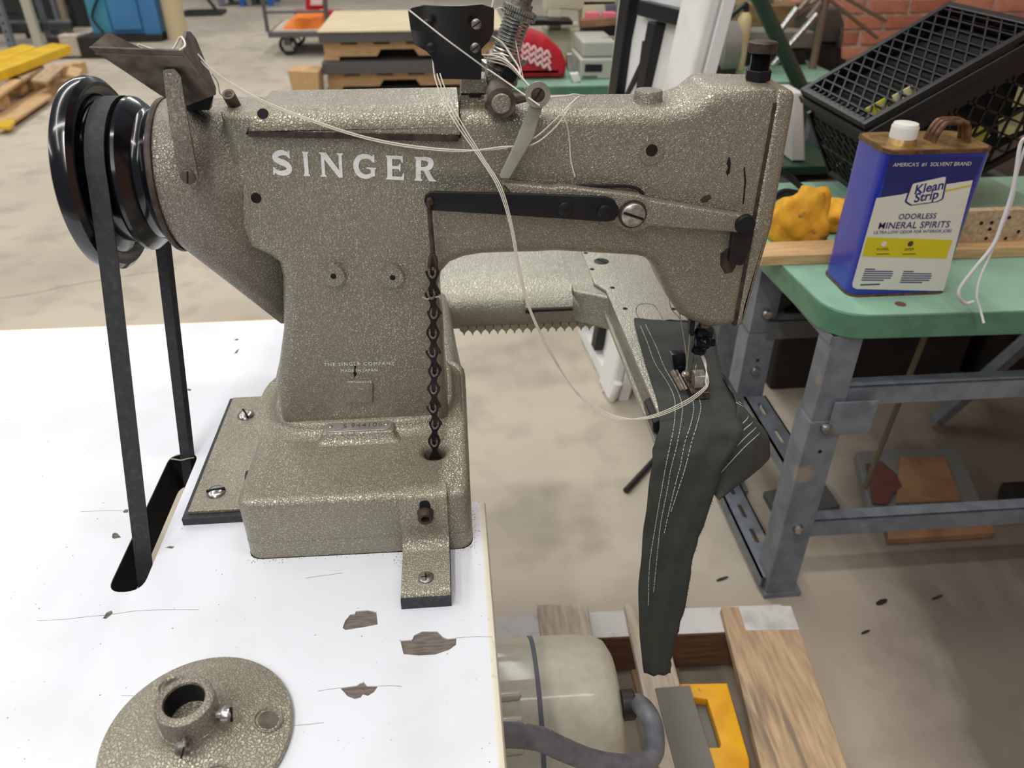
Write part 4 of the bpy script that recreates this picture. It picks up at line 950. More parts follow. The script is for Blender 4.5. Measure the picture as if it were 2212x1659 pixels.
o = obj('steel_plate', gpl, 'grey_plate', bev=.0008); tag(o, 'flat grey steel plate resting on the yellow bracket', 'plate')
# ================================================================ green table
mat('green_top', (142, 184, 160), .42, 0, col2=(128, 168, 146), scale=12, lo=.4, hi=.7)
mat('green_edge', (84, 130, 104), .4, 0, col2=(74, 116, 92), scale=30)
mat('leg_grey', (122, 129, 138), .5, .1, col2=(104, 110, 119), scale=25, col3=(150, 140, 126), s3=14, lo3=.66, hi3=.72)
GX0, GY0 = .612, 1.048
gt = thing('sewing_table', 'mint green sewing table on grey slotted steel legs beside the machine', 'table', (1.1, 1.35, 0))
gout = rounded([(GX0, GY0, .075), (1.9, GY0-.03, .07), (1.9, 1.70, .05), (GX0-.03, 1.70, .05)], .05, 7)
obj('tabletop', MB().prism(gout, TZ-.002, TZ), 'green_top', gt)
obj('edge_band', MB().prism([(x, y) for x, y in rounded([(GX0-.001, GY0-.001, .075), (1.901, GY0-.031, .07), (1.901, 1.701, .05), (GX0-.031, 1.701, .05)], .05, 7)], TZ-.046, TZ-.0015), 'green_edge', gt, bev=.003)
LG = [(.652, 1.062), (.652, 1.385), (1.72, 1.062), (1.72, 1.385)]
for i, (x, y) in enumerate(LG):
    m = MB().box((x-.026, y-.003, .4505), (x+.026, y+.001, TZ-.046)).box((x-.026, y+.0012, .4505), (x-.022, y+.045, TZ-.046))
    m.box((x-.03, y-.008, .0121), (x+.03, y-.004, .45)).box((x-.03, y-.0038, .0121), (x-.0265, y+.05, .45)).box((x-.034, y-.012, 0), (x+.045, y+.055, .012))
    lg = obj('leg', m, 'leg_grey', gt)
    if i in (0, 1):
        for z in ((.44, .195) if i == 0 else (.5, .36)): obj('bolt', MB().lathe([(.0105, 0), (.0105, .004), (.0085, .009), (1e-6, .0095)], frame((x, y-.008, z), (x, y-.05, z)), 12), 'steel', lg)
        obj('bolt_hole', MB().cyl((x+.002, y-.0085, .385), (x+.002, y-.004, .385), .004), 'dark_hole', lg)
def slotted(name, a, b, w, ns, vert=False):
    """flat perforated channel between two floor-plan points"""
    a = V(a); b = V(b); L = (b-a).length
    F = axes(a, b-a, V((0, 0, 1)).cross(b-a) if not vert else V((0, 0, 1)))
    holes = [rounded([(L*(k+.5)/ns-.022, -.0055), (L*(k+.5)/ns+.022, -.0055), (L*(k+.5)/ns+.022, .0055), (L*(k+.5)/ns-.022, .0055)], .005, 3) for k in range(ns)]
    plate(name, rect(0, -w/2, L, w/2), holes, .004, F, 'leg_grey', gt)
    obj('flange', MB().box((0, w/2-.004, -.028), (L, w/2, .002), F).box((0, -w/2, -.028), (L, -w/2+.004, .002), F), 'leg_grey', gt)
slotted('foot_rail', (.640, 1.07, .042), (.640, 1.39, .042), .055, 4)
slotted('leg_brace', (.662, 1.075, .292), (.662, 1.372, .292), .05, 3)
obj('top_rail', MB().box((.622, 1.06, TZ-.062), (.662, 1.42, TZ-.046)), 'leg_grey', gt)
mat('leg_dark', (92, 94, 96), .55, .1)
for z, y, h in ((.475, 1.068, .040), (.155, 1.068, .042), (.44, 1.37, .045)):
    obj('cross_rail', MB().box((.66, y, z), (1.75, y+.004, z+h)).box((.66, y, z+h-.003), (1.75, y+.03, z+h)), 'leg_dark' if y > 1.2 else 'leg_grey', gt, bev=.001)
obj('gusset', MB().box((.655, 1.050, .425), (.735, 1.054, .495)), 'leg_grey', gt, bev=.001)
p = Zp(1945, 657, TZ); obj('screw_mark', MB().cyl((p.x, p.y, TZ-.001), (p.x, p.y, TZ+.0006), .009), 'wood_brown', gt)
# things under it
mat('green_pole', (40, 66, 52), .4); mat('rod_olive', (104, 98, 78), .6, .2); mat('tread_grey', (112, 114, 112), .6, .1); mat('cardboard', (150, 112, 80), .8, 0, col2=(128, 92, 64), scale=12); mat('red_brown', (98, 58, 50), .7)
tp = thing('foot_treadle', 'grey framed foot treadle with brown pad under the green table', 'treadle', (1.1, 1.35, 0))
def zq(pts, z): return [tuple(Zp(a, b, z)[:2]) for a, b in pts]
plate('frame', zq([(1880, 1100), (1850, 975), (2070, 965), (2130, 1110)], .06), [], .03, XY(.045), 'tread_grey', tp, bev=.003)
plate('pad', zq([(1935, 1085), (1945, 985), (2040, 985), (2078, 1080)], .066), [], .006, XY(.063), 'cardboard', tp, bev=.002)
plate('foot_print', zq([(1885, 1085), (1870, 1000), (1905, 995), (1935, 1020), (1950, 1050), (1930, 1065), (1915, 1088)], .068), [], .004, XY(.0645), 'red_brown', tp, bev=.001)
for x in (1.0, 1.14): obj('rail', MB().box((x, 1.25, 0), (x+.03, 1.42, .0295)), 'leg_dark', tp, bev=.002)
a, b = Zp(1868, 1055, .09), Yp(2045, 730, 1.15)

tag(obj('treadle_rod', MB().cyl(a, V((a.x+.05, 1.3, .618)), .006), 'rod_olive'), 'thin olive treadle rod rising from the foot treadle', 'rod')
mat('black_plastic', (20, 20, 22), .45, 0, col2=(30, 30, 32), scale=30)
kb = thing('pedal_board', 'flat black board lying on the floor under the green table', 'board', (.9, 1.5, 0))
plate('board', zq([(1685, 1122), (1650, 1062), (1775, 1034), (1815, 1092)], .02), [], .02, XY(.011), 'leg_dark', kb, bev=.002)
mt_ = thing('mat_block', 'long dark timber block on the floor under the green table', 'timber', (1.25, 1.25, 0))
plate('timber', zq([(2160, 1098), (2165, 1042), (2270, 1035), (2285, 1095)], .03), [], .03, XY(.016), 'black_plastic', mt_, bev=.003)
plate('tray', zq([(1920, 1165), (1915, 1135), (2140, 1125), (2150, 1150)], .02), [], .02, XY(.011), 'cardboard', thing('shallow_tray', 'brown shallow tray on the floor beneath the lower rail', 'tray', (1.0, 1.15, 0)), bev=.003)
# dark machine parts stored on the floor behind (seen between the legs)
mat('dark_iron', (46, 42, 38), .6, .2, col2=(34, 31, 29), scale=12)
im = thing('stored_motor', 'dark oily motor stored beneath the rear of the green table', 'motor', (1.2, 2.0, 0))
obj('body', MB().lathe([(.10, 0), (.17, .03), (.17, .46), (.10, .50)], frame((.98, 1.98, .40), (1.5, 1.98, .40)), 40), 'dark_iron', im)
obj('base', MB().box((.92, 1.82, 0), (1.5, 2.2, .26)), 'dark_iron', im, bev=.01)
obj('flywheel', MB().lathe([(.06, 0), (.19, .01), (.20, .04), (.19, .07), (.06, .08)], frame((.95, 1.98, .40), (.8, 1.98, .40)), 40), 'dark_iron', im)
ib = thing('stored_gearbox', 'boxy dark gearbox stored behind the green table legs', 'gearbox', (1.9, 2.0, 0))
obj('case', MB().box((1.54, 1.80, 0), (2.35, 2.35, .58)), 'dark_iron', ib, bev=.02); obj('cover', MB().box((1.62, 1.77, .10), (2.1, 1.81, .48)), 'rod_olive', ib, bev=.01)
obj('strut', MB().bar((1.30, 1.60, .02), (1.75, 1.66, .55), .03, .03), 'leg_grey', ib)
ic = thing('stored_crate', 'low dark steel crate stored on the floor behind the table leg', 'crate', (.95, 2.5, 0))
obj('crate', MB().box((.78, 2.28, 0), (1.20, 2.75, .50)), 'dark_iron', ic, bev=.02); obj('lid', MB().box((.76, 2.26, .50), (1.22, 2.77, .53)), 'green_pole', ic, bev=.005)
gp_ = thing('steel_post', 'pale grey steel post standing behind the cloth strip', 'post', (.78, 2.0, 0))
p = Yp(1568, 760, 1.72); obj('post', MB().box((p.x-.03, 1.72, 0), (p.x+.03, 1.77, .56)), 'leg_grey', gp_, bev=.002); obj('foot', MB().box((p.x-.06, 1.69, 0), (p.x+.06, 1.80, .01)), 'leg_grey', gp_)
mat('black_rod', (40, 40, 42), .5, .2)
tag(obj('steel_rod', MB().cyl(Zp(1352, 1060, .008), Zp(1440, 965, .008), .008), 'black_rod'), 'thin dark rod lying on the concrete behind the cloth', 'rod')
# ---- floor litter
for u, v, w_, h_, lab in ((1905, 1300, .03, .012, 'small black scrap lying on the shaded floor'), (1870, 1365, .022, .005, 'small brown sliver lying on the shaded floor'), (2025, 1290, .03, .005, 'thin dark sliver farther right on the floor'), (1560, 1250, .03, .006, 'dark grey sliver on the floor beside the foot rail')):
    p = Zp(u, v, .002); tag(obj('floor_scrap', MB().loft([[(p.x+w_/2*math.cos(a), p.y+h_/2*math.sin(a)+.3*w_/2*math.cos(a), z) for a in (0, .9, 1.8, 2.7, 3.6, 4.5, 5.4)] for z in (.0, .003)]), 'dark_iron'), lab, 'scrap')
# ================================================================ solvent can
mat('can_blue', (22, 40, 158), .28, 0, coat=.5); mat('can_navy', (14, 24, 100), .3, 0, coat=.4)
mat('can_label', (214, 212, 200), .35, 0); mat('can_yellow', (204, 190, 24), .35, 0); mat('can_ink', (30, 40, 110), .5); mat('can_dark', (60, 60, 30), .5)
mat('tin_gold', (176, 146, 92), .35, .6, col2=(130, 100, 62), scale=40); mat('tin_rust', (120, 88, 62), .45, .5, col2=(80, 60, 46), scale=90)
mat('cap_white', (224, 222, 218), .4)
cx0, cx1, cy0, cy1, cz1 = .664, .836, 1.110, 1.214, .912
can = thing('solvent_can', 'blue metal mineral spirits can with white cap on the green table', 'can', ((cx0+cx1)/2, (cy0+cy1)/2, TZ))
co_ = rounded([(cx0, cy0), (cx1, cy0), (cx1, cy1), (cx0, cy1)], .022, 7)
obj('body', MB().loft([[(x, y, z) for x, y in co_] for z in (TZ+.004, cz1)]), 'can_blue', can)
for z0, z1 in ((TZ, TZ+.0045), (cz1-.002, cz1+.004)):
    obj('rim', MB().loft([[(x, y, z) for x, y in rounded([(cx0-.0015, cy0-.0015), (cx1+.0015, cy0-.0015), (cx1+.0015, cy1+.0015), (cx0-.0015, cy1+.0015)], .023, 7)] for z in (z0, z1)]), 'tin_rust', can)
obj('lid', MB().loft([[(x, y, z) for x, y in rounded([(cx0+.002, cy0+.002), (cx1-.002, cy0+.002), (cx1-.002, cy1-.002), (cx0+.002, cy1-.002)], .021, 7)] for z in (cz1+.001, cz1+.0045)]), 'tin_gold', can)
pc = V((.706, 1.150, cz1+.004))
obj('neck', MB().lathe([(.023, 0), (.021, .005), (.019, .010)], Matrix.Translation(pc), 36), 'tin_gold', can)
cap = MB().lathe([(.0195, .008), (.0195, .026), (.0180, .0305), (.012, .0318), (1e-6, .0318)], Matrix.Translation(pc), 48); o = obj('cap', cap, 'cap_white', can)
rb = MB()
for i in range(48): rb.box((.0192, -.0005, .009), (.0200, .0005, .026), Matrix.Translation(pc) @ Matrix.Rotation(2*PI*i/48, 4, 'Z'))
obj('cap_ribs', rb, 'cap_white', o, smooth=None)
for k in range(3):
    y = 1.146+.011*k; hx = [(.756, 0), (.758, .012), (.764, .026), (.772, .031), (.797, .031), (.805, .026), (.811, .010), (.812, 0)]
    obj('handle', MB().tube(spline([(x, y, cz1+.003+z) for x, z in hx], 4), .0042, 8), 'tin_rust', can)
def cf(u, v): p = Yp(u, v, cy0); return (p.x, p.z)
def decal(name, pts, m, lift, parent=can): return plate(name, pts, [], .0002, XZ(cy0-lift), m, parent)
L0 = [cf(1893, 428), cf(1947, 420), cf(2017, 402), cf(2101, 389), cf(2041, 618), cf(2037, 628), cf(2020, 628), cf(1850, 624), cf(1842, 620), cf(1841, 612)]
lb = decal('navy_panel', rounded([cf(1921, 338), cf(2125, 338), cf(2101, 400), cf(1900, 440)], .004, 3), 'can_navy', .0002)
lb = decal('label', L0, 'can_label', .0005)
decal('yellow_band', [cf(1872, 512), cf(2057, 518), cf(2043, 558), cf(1862, 553)], 'can_yellow', .0009, lb)
decal('yellow_line', [cf(2042, 410), cf(2098, 398), cf(2095, 402), cf(2040, 414)], 'can_yellow', .0009, lb)
logo = rounded([cf(1968, 394), cf(2048, 376), cf(2037, 430, )[:2], cf(2024, 436), cf(1966, 444), cf(1953, 436)], .004, 3)
decal('logo_border', logo, 'can_ink', .0009, lb)
lc = V((sum(a for a, b in logo)/len(logo), sum(b for a, b in logo)/len(logo)))
decal('logo_field', [tuple(lc+(V(q)-lc)*.90) for q in logo], 'can_label', .0012, lb)
def ctext(t, u, v, size, m, tilt=0, lift=.0014, space=1.0, bold=0, al='CENTER', shear=0):
    a, b = cf(u, v); return textmesh('print', t, size, axes((a, cy0-lift, b), (math.cos(tilt), 0, math.sin(tilt)), (-math.sin(tilt), 0, math.cos(tilt))), m, lb, space=space, bold=bold, align=al, ext=.00005, shear=shear)
ctext('AMERICA\u2019S  #1  SOLVENT BRAND', 2014, 355, .0084, 'can_label', -.01, .0006)
ctext('Klean', 2006, 405, .0205, 'can_ink', .16, bold=.0005, shear=.1); ctext('Strip', 2000, 424, .0205, 'can_ink', .16, bold=.0005, shear=.1)
ctext('ODORLESS', 1981, 467, .0125, 'can_ink', -.01, bold=.00012, space=1.05); ctext('MINERAL SPIRITS', 1974, 486, .0155, 'can_ink', -.01, bold=.0001, space=1.04)
ctext('ULTRA-LOW ODOR FOR INTERIOR JOBS', 1971, 500, .0072, 'can_ink', -.01)
for u in (1906, 1963):
    ctext('POWER' if u == 1906 else 'SAFER', u, 538, .0060, 'can_dark', -.01, .0013); 
    q = cf(u+3, 526); decal('icon', circ(q[0], q[1], .0048, 12), 'can_label' if u == 1906 else 'can_dark', .0013, lb)
    q = cf(u, 548); decal('rule', rect(q[0]-.011, q[1]-.0006, q[0]+.011, q[1]+.0006), 'can_dark', .0013, lb)
for u0, v0 in ((1868, 581), (1951, 586)):
    for k in range(6):
        wd = (22, 62, 64, 64, 62, 48)[k]; q = cf(u0-k*1.6, v0+k*4.7); q2 = cf(u0+wd-k*1.6, v0+k*4.7+.4)
        decal('small_print', [(q[0], q[1]-.0008), (q2[0], q2[1]-.0008), (q2[0], q2[1]+.0010), (q[0], q[1]+.0010)], 'can_ink', .0009, lb)
q = cf(1858, 615); decal('small_print', rect(q[0], q[1]-.0012, q[0]+.034, q[1]+.0012), 'can_ink', .0009, lb)
# ================================================================ crate, planks, rag on the green table
mat('crate_black', (9, 9, 10), .36, 0, col2=(15, 15, 17), scale=20)
ex = V((.8597, 0, .5108)); ey = V((0, 1, 0)); en = V((.5108, 0, -.8597)); cB = V((.806, 1.451, .869))
CX, CY, CH = .34, .305, .224
FC = Matrix(((ex.x, ey.x, -en.x, cB.x), (ex.y, ey.y, -en.y, cB.y), (ex.z, ey.z, -en.z, cB.z), (0, 0, 0, 1)))
ct_ = thing('milk_crate', 'black plastic lattice milk crate tipped upside down behind the solvent can', 'crate', (.95, 1.6, TZ))
def rimbox(mb, z0, z1, out, w_):
    mb.box((-out, -out, z0), (CX+out, -out+w_, z1), FC).box((-out, CY+out-w_, z0), (CX+out, CY+out, z1), FC).box((-out, -out+w_, z0), (-out+w_, CY+out-w_, z1), FC).box((CX+out-w_, -out+w_, z0), (CX+out, CY+out-w_, z1), FC); return mb
obj('rim', rimbox(MB(), -.014, .0, .004, .016), 'crate_black', ct_, bev=.003)
obj('lower_lip', rimbox(MB(), -.034, -.016, .010, .012), 'crate_black', ct_, bev=.003)
obj('skirt', rimbox(MB(), -.075, -.032, -.002, .005), 'crate_black', ct_, bev=.001)
lat = MB()
for i in range(14): x = .024+i*.0228; lat.box((x, .0, -.009), (x+.0032, CY, -.003), FC)
for i in range(-9, 15):
    a = V((i*.032, 0)); 
    y0, y1 = 0, CY; xa, xb = i*.032, i*.032+.22
    t0 = max(0, (0-xa)/(xb-xa)); t1 = min(1, (CX-xa)/(xb-xa))
    if t1 <= t0: continue
    p0 = FC @ V((xa+(xb-xa)*t0, CY*t0, -.006)); p1 = FC @ V((xa+(xb-xa)*t1, CY*t1, -.006))
    lat.bar(p0, p1, .0032, .006, up=en)
obj('top_lattice', lat, 'crate_black', ct_, smooth=None)
pb = MB()
for i in range(13): pb.box((.006, .012+i*.0225, -.003), (.018, .0155+i*.0225, .001), FC)
obj('rim_slots', pb, 'crate_black', ct_, smooth=None)
for nm, mk in (('left_side', lambda s, z: (FC @ V((0, s*CY, z)))), ('front_side', lambda s, z: (FC @ V((s*CX, 0, z)))), ('right_side', lambda s, z: (FC @ V((CX, s*CY, z)))), ('back_side', lambda s, z: (FC @ V((s*CX, CY, z))))):
    sd_ = MB()
    for k in range(-4, 11):
        for sg in (1, -1):
            s0, s1 = (k/9, k/9+.38) if sg > 0 else (k/9+.38, k/9)
            za, zb_ = -.072, -CH
            A, B = s0, s1; ta, tb = 0, 1
            lo, hi = min(A, B), max(A, B)
            if hi <= 0 or lo >= 1: continue
            f = lambda t: A+(B-A)*t
            ts = sorted(((0-A)/(B-A), (1-A)/(B-A))); ta, tb = max(0, ts[0]), min(1, ts[1])
            if tb <= ta: continue
            sd_.bar(mk(f(ta), za+(zb_-za)*ta), mk(f(tb), za+(zb_-za)*tb), .0042, .0042)
    sd_.bar(mk(0, -CH), mk(1, -CH), .012, .012); sd_.bar(mk(0, -.06), mk(0, -CH), .012, .012); sd_.bar(mk(0, -.145), mk(1, -.145), .005, .005)
    obj(nm, sd_, 'crate_black', ct_, smooth=None)
obj('liner', MB().hexa([FC @ V(q) for q in ((.03, .035, -CH+.004), (CX-.02, .035, -CH+.004), (CX-.02, CY-.02, -CH+.004), (.03, CY-.02, -CH+.004), (.03, .02, -.040), (CX-.02, .02, -.040), (CX-.02, CY-.02, -.040), (.03, CY-.02, -.040))]), 'dark_hole', ct_)  # no part of the crate: dark box added to blacken its interior
mat('paper_yellow', (212, 204, 72), .7); mat('paper_cream', (222, 214, 160), .7)
random.seed(4)
for k, (x, y, z, a, m, lab) in enumerate(((.13, .013, -.15, .3, 'paper_yellow', 'bright yellow card in the crate nearest its front lattice'), (.19, .013, -.16, -.4, 'paper_yellow', 'bright yellow card leaning right inside the crate'), (.26, .013, -.17, .2, 'paper_cream', 'pale yellow card at the right end inside the crate'), (.30, .013, -.13, .5, 'paper_cream', 'pale card standing behind the others inside the crate'), (.05, .06, -.028, 1.57, 'paper_yellow', 'small yellow card under the crate top lattice'), (.10, .05, -.028, 1.57, 'paper_cream', 'pale yellow card under the crate top lattice'))):
    Mx = FC @ Matrix.Translation((x, y, z)) @ Matrix.Rotation(a, 4, 'Y') @ Matrix.Rotation(.04, 4, 'X')
    tag(obj('paper_card', MB().box((-.024, -.001, -.020), (.024, .001, .020), Mx), m), lab, 'card')
pk_ = thing('wood_plank', 'long pale wooden plank lying on the green table behind the can', 'plank', (.9, 1.27, TZ))
obj('plank', MB().box((.560, 1.245, TZ), (1.42, 1.31, TZ+.020)), 'wood_pale', pk_, bev=.002)
pg = thing('peg_board', 'brown drilled board standing on the plank right of the can', 'board', (1.1, 1.3, TZ+.02))
obj('board', MB().box((.868, 1.275, TZ+.020), (1.42, 1.292, TZ+.082)), 'wood_weathered', pg, bev=.001)
for u, v in ((2120, 482), (2142, 481), (2138, 495), (2180, 470), (2172, 515), (2130, 515), (2200, 500)):
    p = Yp(u, v, 1.275); obj('hole', MB().cyl((p.x, 1.2745, p.z), (p.x, 1.278, p.z), .0035, n=12), 'dark_hole', pg)
mat('rag_yellow', (222, 164, 44), .85, 0, col2=(196, 136, 30), scale=25, col3=(110, 86, 40), s3=30, lo3=.62, hi3=.7, bump=.4, bscale=60)
from mathutils import noise as mnoise
def lump(name, c, r, m, parent=None, amp=.25, fr=2.2, n=26, flat=0, seed=0):
    mb = MB().sphere((0, 0, 0), 1, n*2); vs = []
    for p in mb.v:
        q = V(p); d = 1+amp*mnoise.noise(q*fr+V((seed, 0, 0)))+amp*.5*mnoise.noise(q*fr*2.3+V((0, seed, 0)))
        z = q.z*d*r[2]; vs.append((c[0]+q.x*d*r[0], c[1]+q.y*d*r[1], max(c[2]+z, flat)))
    m2 = MB(); m2.add(vs, mb.f); return obj(name, m2, m, parent, smooth=60)
p = Zp(1705, 510, TZ)
tag(lump('work_rag', (p.x+.01, 1.36, TZ+.035), (.058, .04, .070), 'rag_yellow', None, .35, 1.6, 22, TZ), 'crumpled mustard yellow rag on the green table by the plank', 'rag')
tag(lump('work_rag', (p.x+.115, 1.42, TZ+.02), (.05, .05, .035), 'rag_yellow', None, .35, 1.6, 18, TZ, 5), 'smaller yellow rag shaded behind the solvent can', 'rag')
mat('cable_black', (22, 22, 24), .5)
for k, lab in enumerate(('black cable coil lying behind the yellow rag', 'second black cable curve lying behind the yellow rag')):
    tag(obj('black_cable', MB().tube(spline([V((.66, 1.50+.10*k, TZ+.0075)), V((.72, 1.555+.10*k, TZ+.03+.02*k)), V((.80, 1.54+.10*k, TZ+.0075)), V((.77, 1.50+.10*k, TZ+.0075)), V((.70, 1.49+.10*k, TZ+.0075))], 8), .007, 10), 'cable_black'), lab, 'cable')
# white cord hanging at the right
cd_ = [Yp(u, v, y) for u, v, y in ((2300, 110, 1.40), (2285, 150, 1.30), (2250, 240, 1.08), (2225, 290, 1.02), (2205, 310, 1.02), (2195, 370, 1.02), (2185, 420, 1.02), (2165, 480, 1.02), (2145, 530, 1.02), (2105, 580, 1.025), (2075, 620, 1.03), (2072, 640, 1.03), (2085, 655, 1.035), (2102, 652, 1.04))]
tag(obj('string', MB().tube(spline(cd_, 6), .0028, 10), 'cord_white'), 'thick white cord with a hooked end hanging by the solvent can', 'cord')
cd_ = [Yp(u, v, y) for u, v, y in ((2310, 115, 1.40), (2290, 160, 1.30), (2252, 250, 1.09), (2222, 300, 1.025), (2198, 370, 1.025), (2187, 430, 1.025), (2160, 500, 1.025), (2140, 548, 1.025), (2117, 600, 1.02), (2110, 640, 1.015), (2118, 670, 1.01), (2125, 698, 1.0))]
tag(obj('string', MB().tube(spline(cd_, 6), .0020, 10), 'cord_white'), 'thin white cord dangling over the green table edge', 'cord')
# ================================================================ brick wall at the back right
mat('mortar', (214, 198, 182), .9, 0, col2=(176, 156, 140), scale=30)
for i, c in enumerate(((206, 138, 110), (192, 122, 98), (216, 152, 122))): mat('brick_%d' % i, c, .85, 0, col2=tuple(int(x*.86) for x in c), scale=18, bump=.4, bscale=60)
WY = 3.75
wall = obj('wall_back', MB().box((1.55, WY+.008, 0), (2.95, WY+.25, 4.2)), 'mortar', smooth=None); struct(wall, 'weathered red brick wall at the back right', 'wall')
bmesh_ = MB().box((-.094, -.003, -.0262), (.094, .012, .0262)); protos = [None]*3; nb_ = 0
random.seed(21)
for r in range(14):
    z = .12+r*.067
    for c in range(6):
        x = 1.65+c*.206+(.103 if r % 2 else 0); k = random.randrange(3)
        if protos[k] is None:
            o = obj('brick', bmesh_, 'brick_%d' % k, wall, bev=.003, seg=1); protos[k] = o; o.matrix_parent_inverse = Matrix()
        else:
            o = protos[k].copy(); COL.objects.link(o); o.parent = wall; o.matrix_parent_inverse = Matrix()
        o.matrix_basis = Matrix.Translation(V((x, WY+random.uniform(-.003, .004), z))-V(wall.location)) @ Matrix.Rotation(random.uniform(-.01, .01), 4, 'Y')
def brickmat():
    m = bpy.data.materials.new('brick_pattern'); m.use_nodes = True; N = m.node_tree.nodes; L = m.node_tree.links; M_['brick_pattern'] = m
    g = N.new('ShaderNodeNewGeometry'); mp = N.new('ShaderNodeMapping'); mp.inputs['Rotation'].default_value = (PI/2, 0, PI/2); mp.vector_type = 'TEXTURE'; L.new(g.outputs['Position'], mp.inputs[0])
    t = N.new('ShaderNodeTexBrick'); t.inputs['Scale'].default_value = 1; t.inputs['Brick Width'].default_value = .206; t.inputs['Row Height'].default_value = .067; t.inputs['Mortar Size'].default_value = .006
    t.inputs['Color1'].default_value = (*lin((206, 138, 110)), 1); t.inputs['Color2'].default_value = (*lin((192, 122, 98)), 1); t.inputs['Mortar'].default_value = (*lin((214, 198, 182)), 1)
    L.new(mp.outputs[0], t.inputs['Vector']); b = N['Principled BSDF']; L.new(t.outputs[0], b.inputs['Base Color']); b.inputs['Roughness'].default_value = .85
brickmat()
struct(obj('wall_right', MB().box((2.75, -1.5, 0), (2.95, WY+.008, 4.2)), 'brick_pattern', smooth=None), 'brick side wall of the workshop to the right', 'wall')  # out of view, added to keep ambient light off the right side
# ================================================================ folding table standing on its edge
mat('plastic_white', (232, 233, 232), .42, 0, col2=(216, 214, 208), scale=10, lo=.5, hi=.75); mat('black_tube', (24, 24, 27), .35, .2)
ft = thing('folding_table', 'white plastic folding table standing on edge with black folded legs', 'folding table', (.47, 2.0, 0))
f00, f10 = V((.430, 2.215, 0)), V((.462, 1.80, 0)); f01, f11 = V((.497, 2.20, 1.16)), V((.628, 1.80, 1.16))
nF = ((f10-f00).cross(f01-f00)).normalized()
if nF.x > 0: nF = -nF
def Q(s, t, off=0): return (f00.lerp(f10, s)).lerp(f01.lerp(f11, s), t)+nF*off
def qbox(name, s0, s1, t0, t1, o0, o1, m, parent=ft, bev=.003):
    return obj(name, MB().hexa([Q(s0, t0, o0), Q(s1, t0, o0), Q(s1, t0, o1), Q(s0, t0, o1), Q(s0, t1, o0), Q(s1, t1, o0), Q(s1, t1, o1), Q(s0, t1, o1)]), m, parent, bev=bev)
qbox('panel', 0, 1, .0, 1, -.03, 0, 'plastic_white')
qbox('rim', .0, .045, .0, 1, 0, .022, 'plastic_white'); qbox('rim', .045, .74, .0, .035, 0, .022, 'plastic_white')
qbox('edge_rail', .74, 1.0, .0, 1, 0, .035, 'plastic_white', bev=.012); qbox('edge_groove', .865, .88, .0, 1, .034, .036, 'plastic_white', bev=0)
o = qbox('leg_frame', .055, .15, .07, 1, .002, .032, 'black_tube'); qbox('leg_bar', .16, .215, .07, 1, .006, .04, 'black_tube')
qbox('leg_bar', .44, .54, .05, .84, .006, .034, 'black_tube')
qbox('cross_tube', .3, .75, .845, .875, .006, .034, 'black_tube')
obj('brace', MB().bar(Q(.16, .60, .02), Q(.43, .76, .02), .018, .012), 'black_tube', ft); obj('brace', MB().bar(Q(.42, .80, .024), Q(.50, .55, .024), .022, .014), 'black_tube', ft)
obj('dish', MB().lathe([(.10, 0), (.10, .004), (.086, .004), (.084, 0)], frame(Q(.66, .70, .0), Q(.66, .70, .1)), 32, cap=False), 'plastic_white', ft)
obj('foot', MB().tube([Q(.80, .0, .02)+V((0, 0, .012)), Q(1.0, .0, .02)+V((0, 0, .012)), Q(1.02, .06, .02)], .012, 12), 'plastic_white', ft)
# ================================================================ rear green table with its load
g2t = thing('sewing_table', 'far green sewing table carrying the red bag and cream machine', 'table', (.9, 3.2, 0))
gx0 = Zp(1108, 186, TZ).x; gy0 = Zp(1220, 186, TZ).y
obj('tabletop', MB().box((gx0, gy0, TZ-.002), (1.45, gy0+.75, TZ)), 'green_top', g2t); obj('edge_band', MB().box((gx0-.001, gy0-.001, TZ-.055), (1.451, gy0+.751, TZ-.002)), 'green_edge', g2t, bev=.004)
for x in (gx0+.08, 1.38):
    for y in (gy0+.06, gy0+.66): obj('leg', MB().box((x-.025, y-.02, 0), (x+.025, y+.02, TZ-.055)), 'leg_grey', g2t)
mat('red_cloth', (196, 24, 44), .6, 0, col2=(150, 16, 32), scale=9, bump=.3, bscale=25); mat('print_white', (236, 200, 204), .6)
rby = gy0+.16
bgp = [(1105, 172), (1222, 176), (1226, 140), (1215, 112), (1180, 82), (1135, 66), (1108, 70)]
bg = thing('red_bag', 'red fabric tool bag with white script on the far green table', 'bag', (Zp(1165, 176, TZ).x, rby, TZ))
plate('bag', rounded([(max(a, -9), max(b, TZ+.001)) for a, b in PX(bgp, rby-.05)], .02, 4), [], .16, XZ(rby+.03), 'red_cloth', bg, bev=.03, res=4, smooth=70)
for k in range(3):
    sq = [Yp(1126+t*7, 94+k*14+t*2.6+(6 if t % 2 else -5), rby-.052) for t in range(10)]
    obj('script', MB().tube(spline(sq, 4), .0045, 6), 'print_white', bg)
obj('buckle', MB().bar(Yp(1229, 115, rby-.02), Yp(1231, 152, rby-.02), .03, .02), 'aluminium', bg, bev=.003)
mat('box_grey', (174, 178, 168), .45); mat('label_black', (26, 30, 36), .4); mat('machine_cream', (206, 206, 178), .45, 0, col2=(190, 190, 160), scale=8)
cbx = thing('control_box', 'grey metal control box with black label on the far green table', 'box', (Zp(1290, 178, TZ).x, gy0+.2, TZ))
q0, q1 = Yp(1252, 178, gy0+.1), Yp(1330, 178, gy0+.1); zz = Yp(1290, 128, gy0+.1).z
obj('case', MB().box((q0.x, gy0+.1, TZ), (q1.x, gy0+.34, zz)), 'box_grey', cbx, bev=.006); obj('lid', MB().box((q0.x+.01, gy0+.13, zz), (q1.x, gy0+.36, zz+.055)), 'box_grey', cbx, bev=.01)
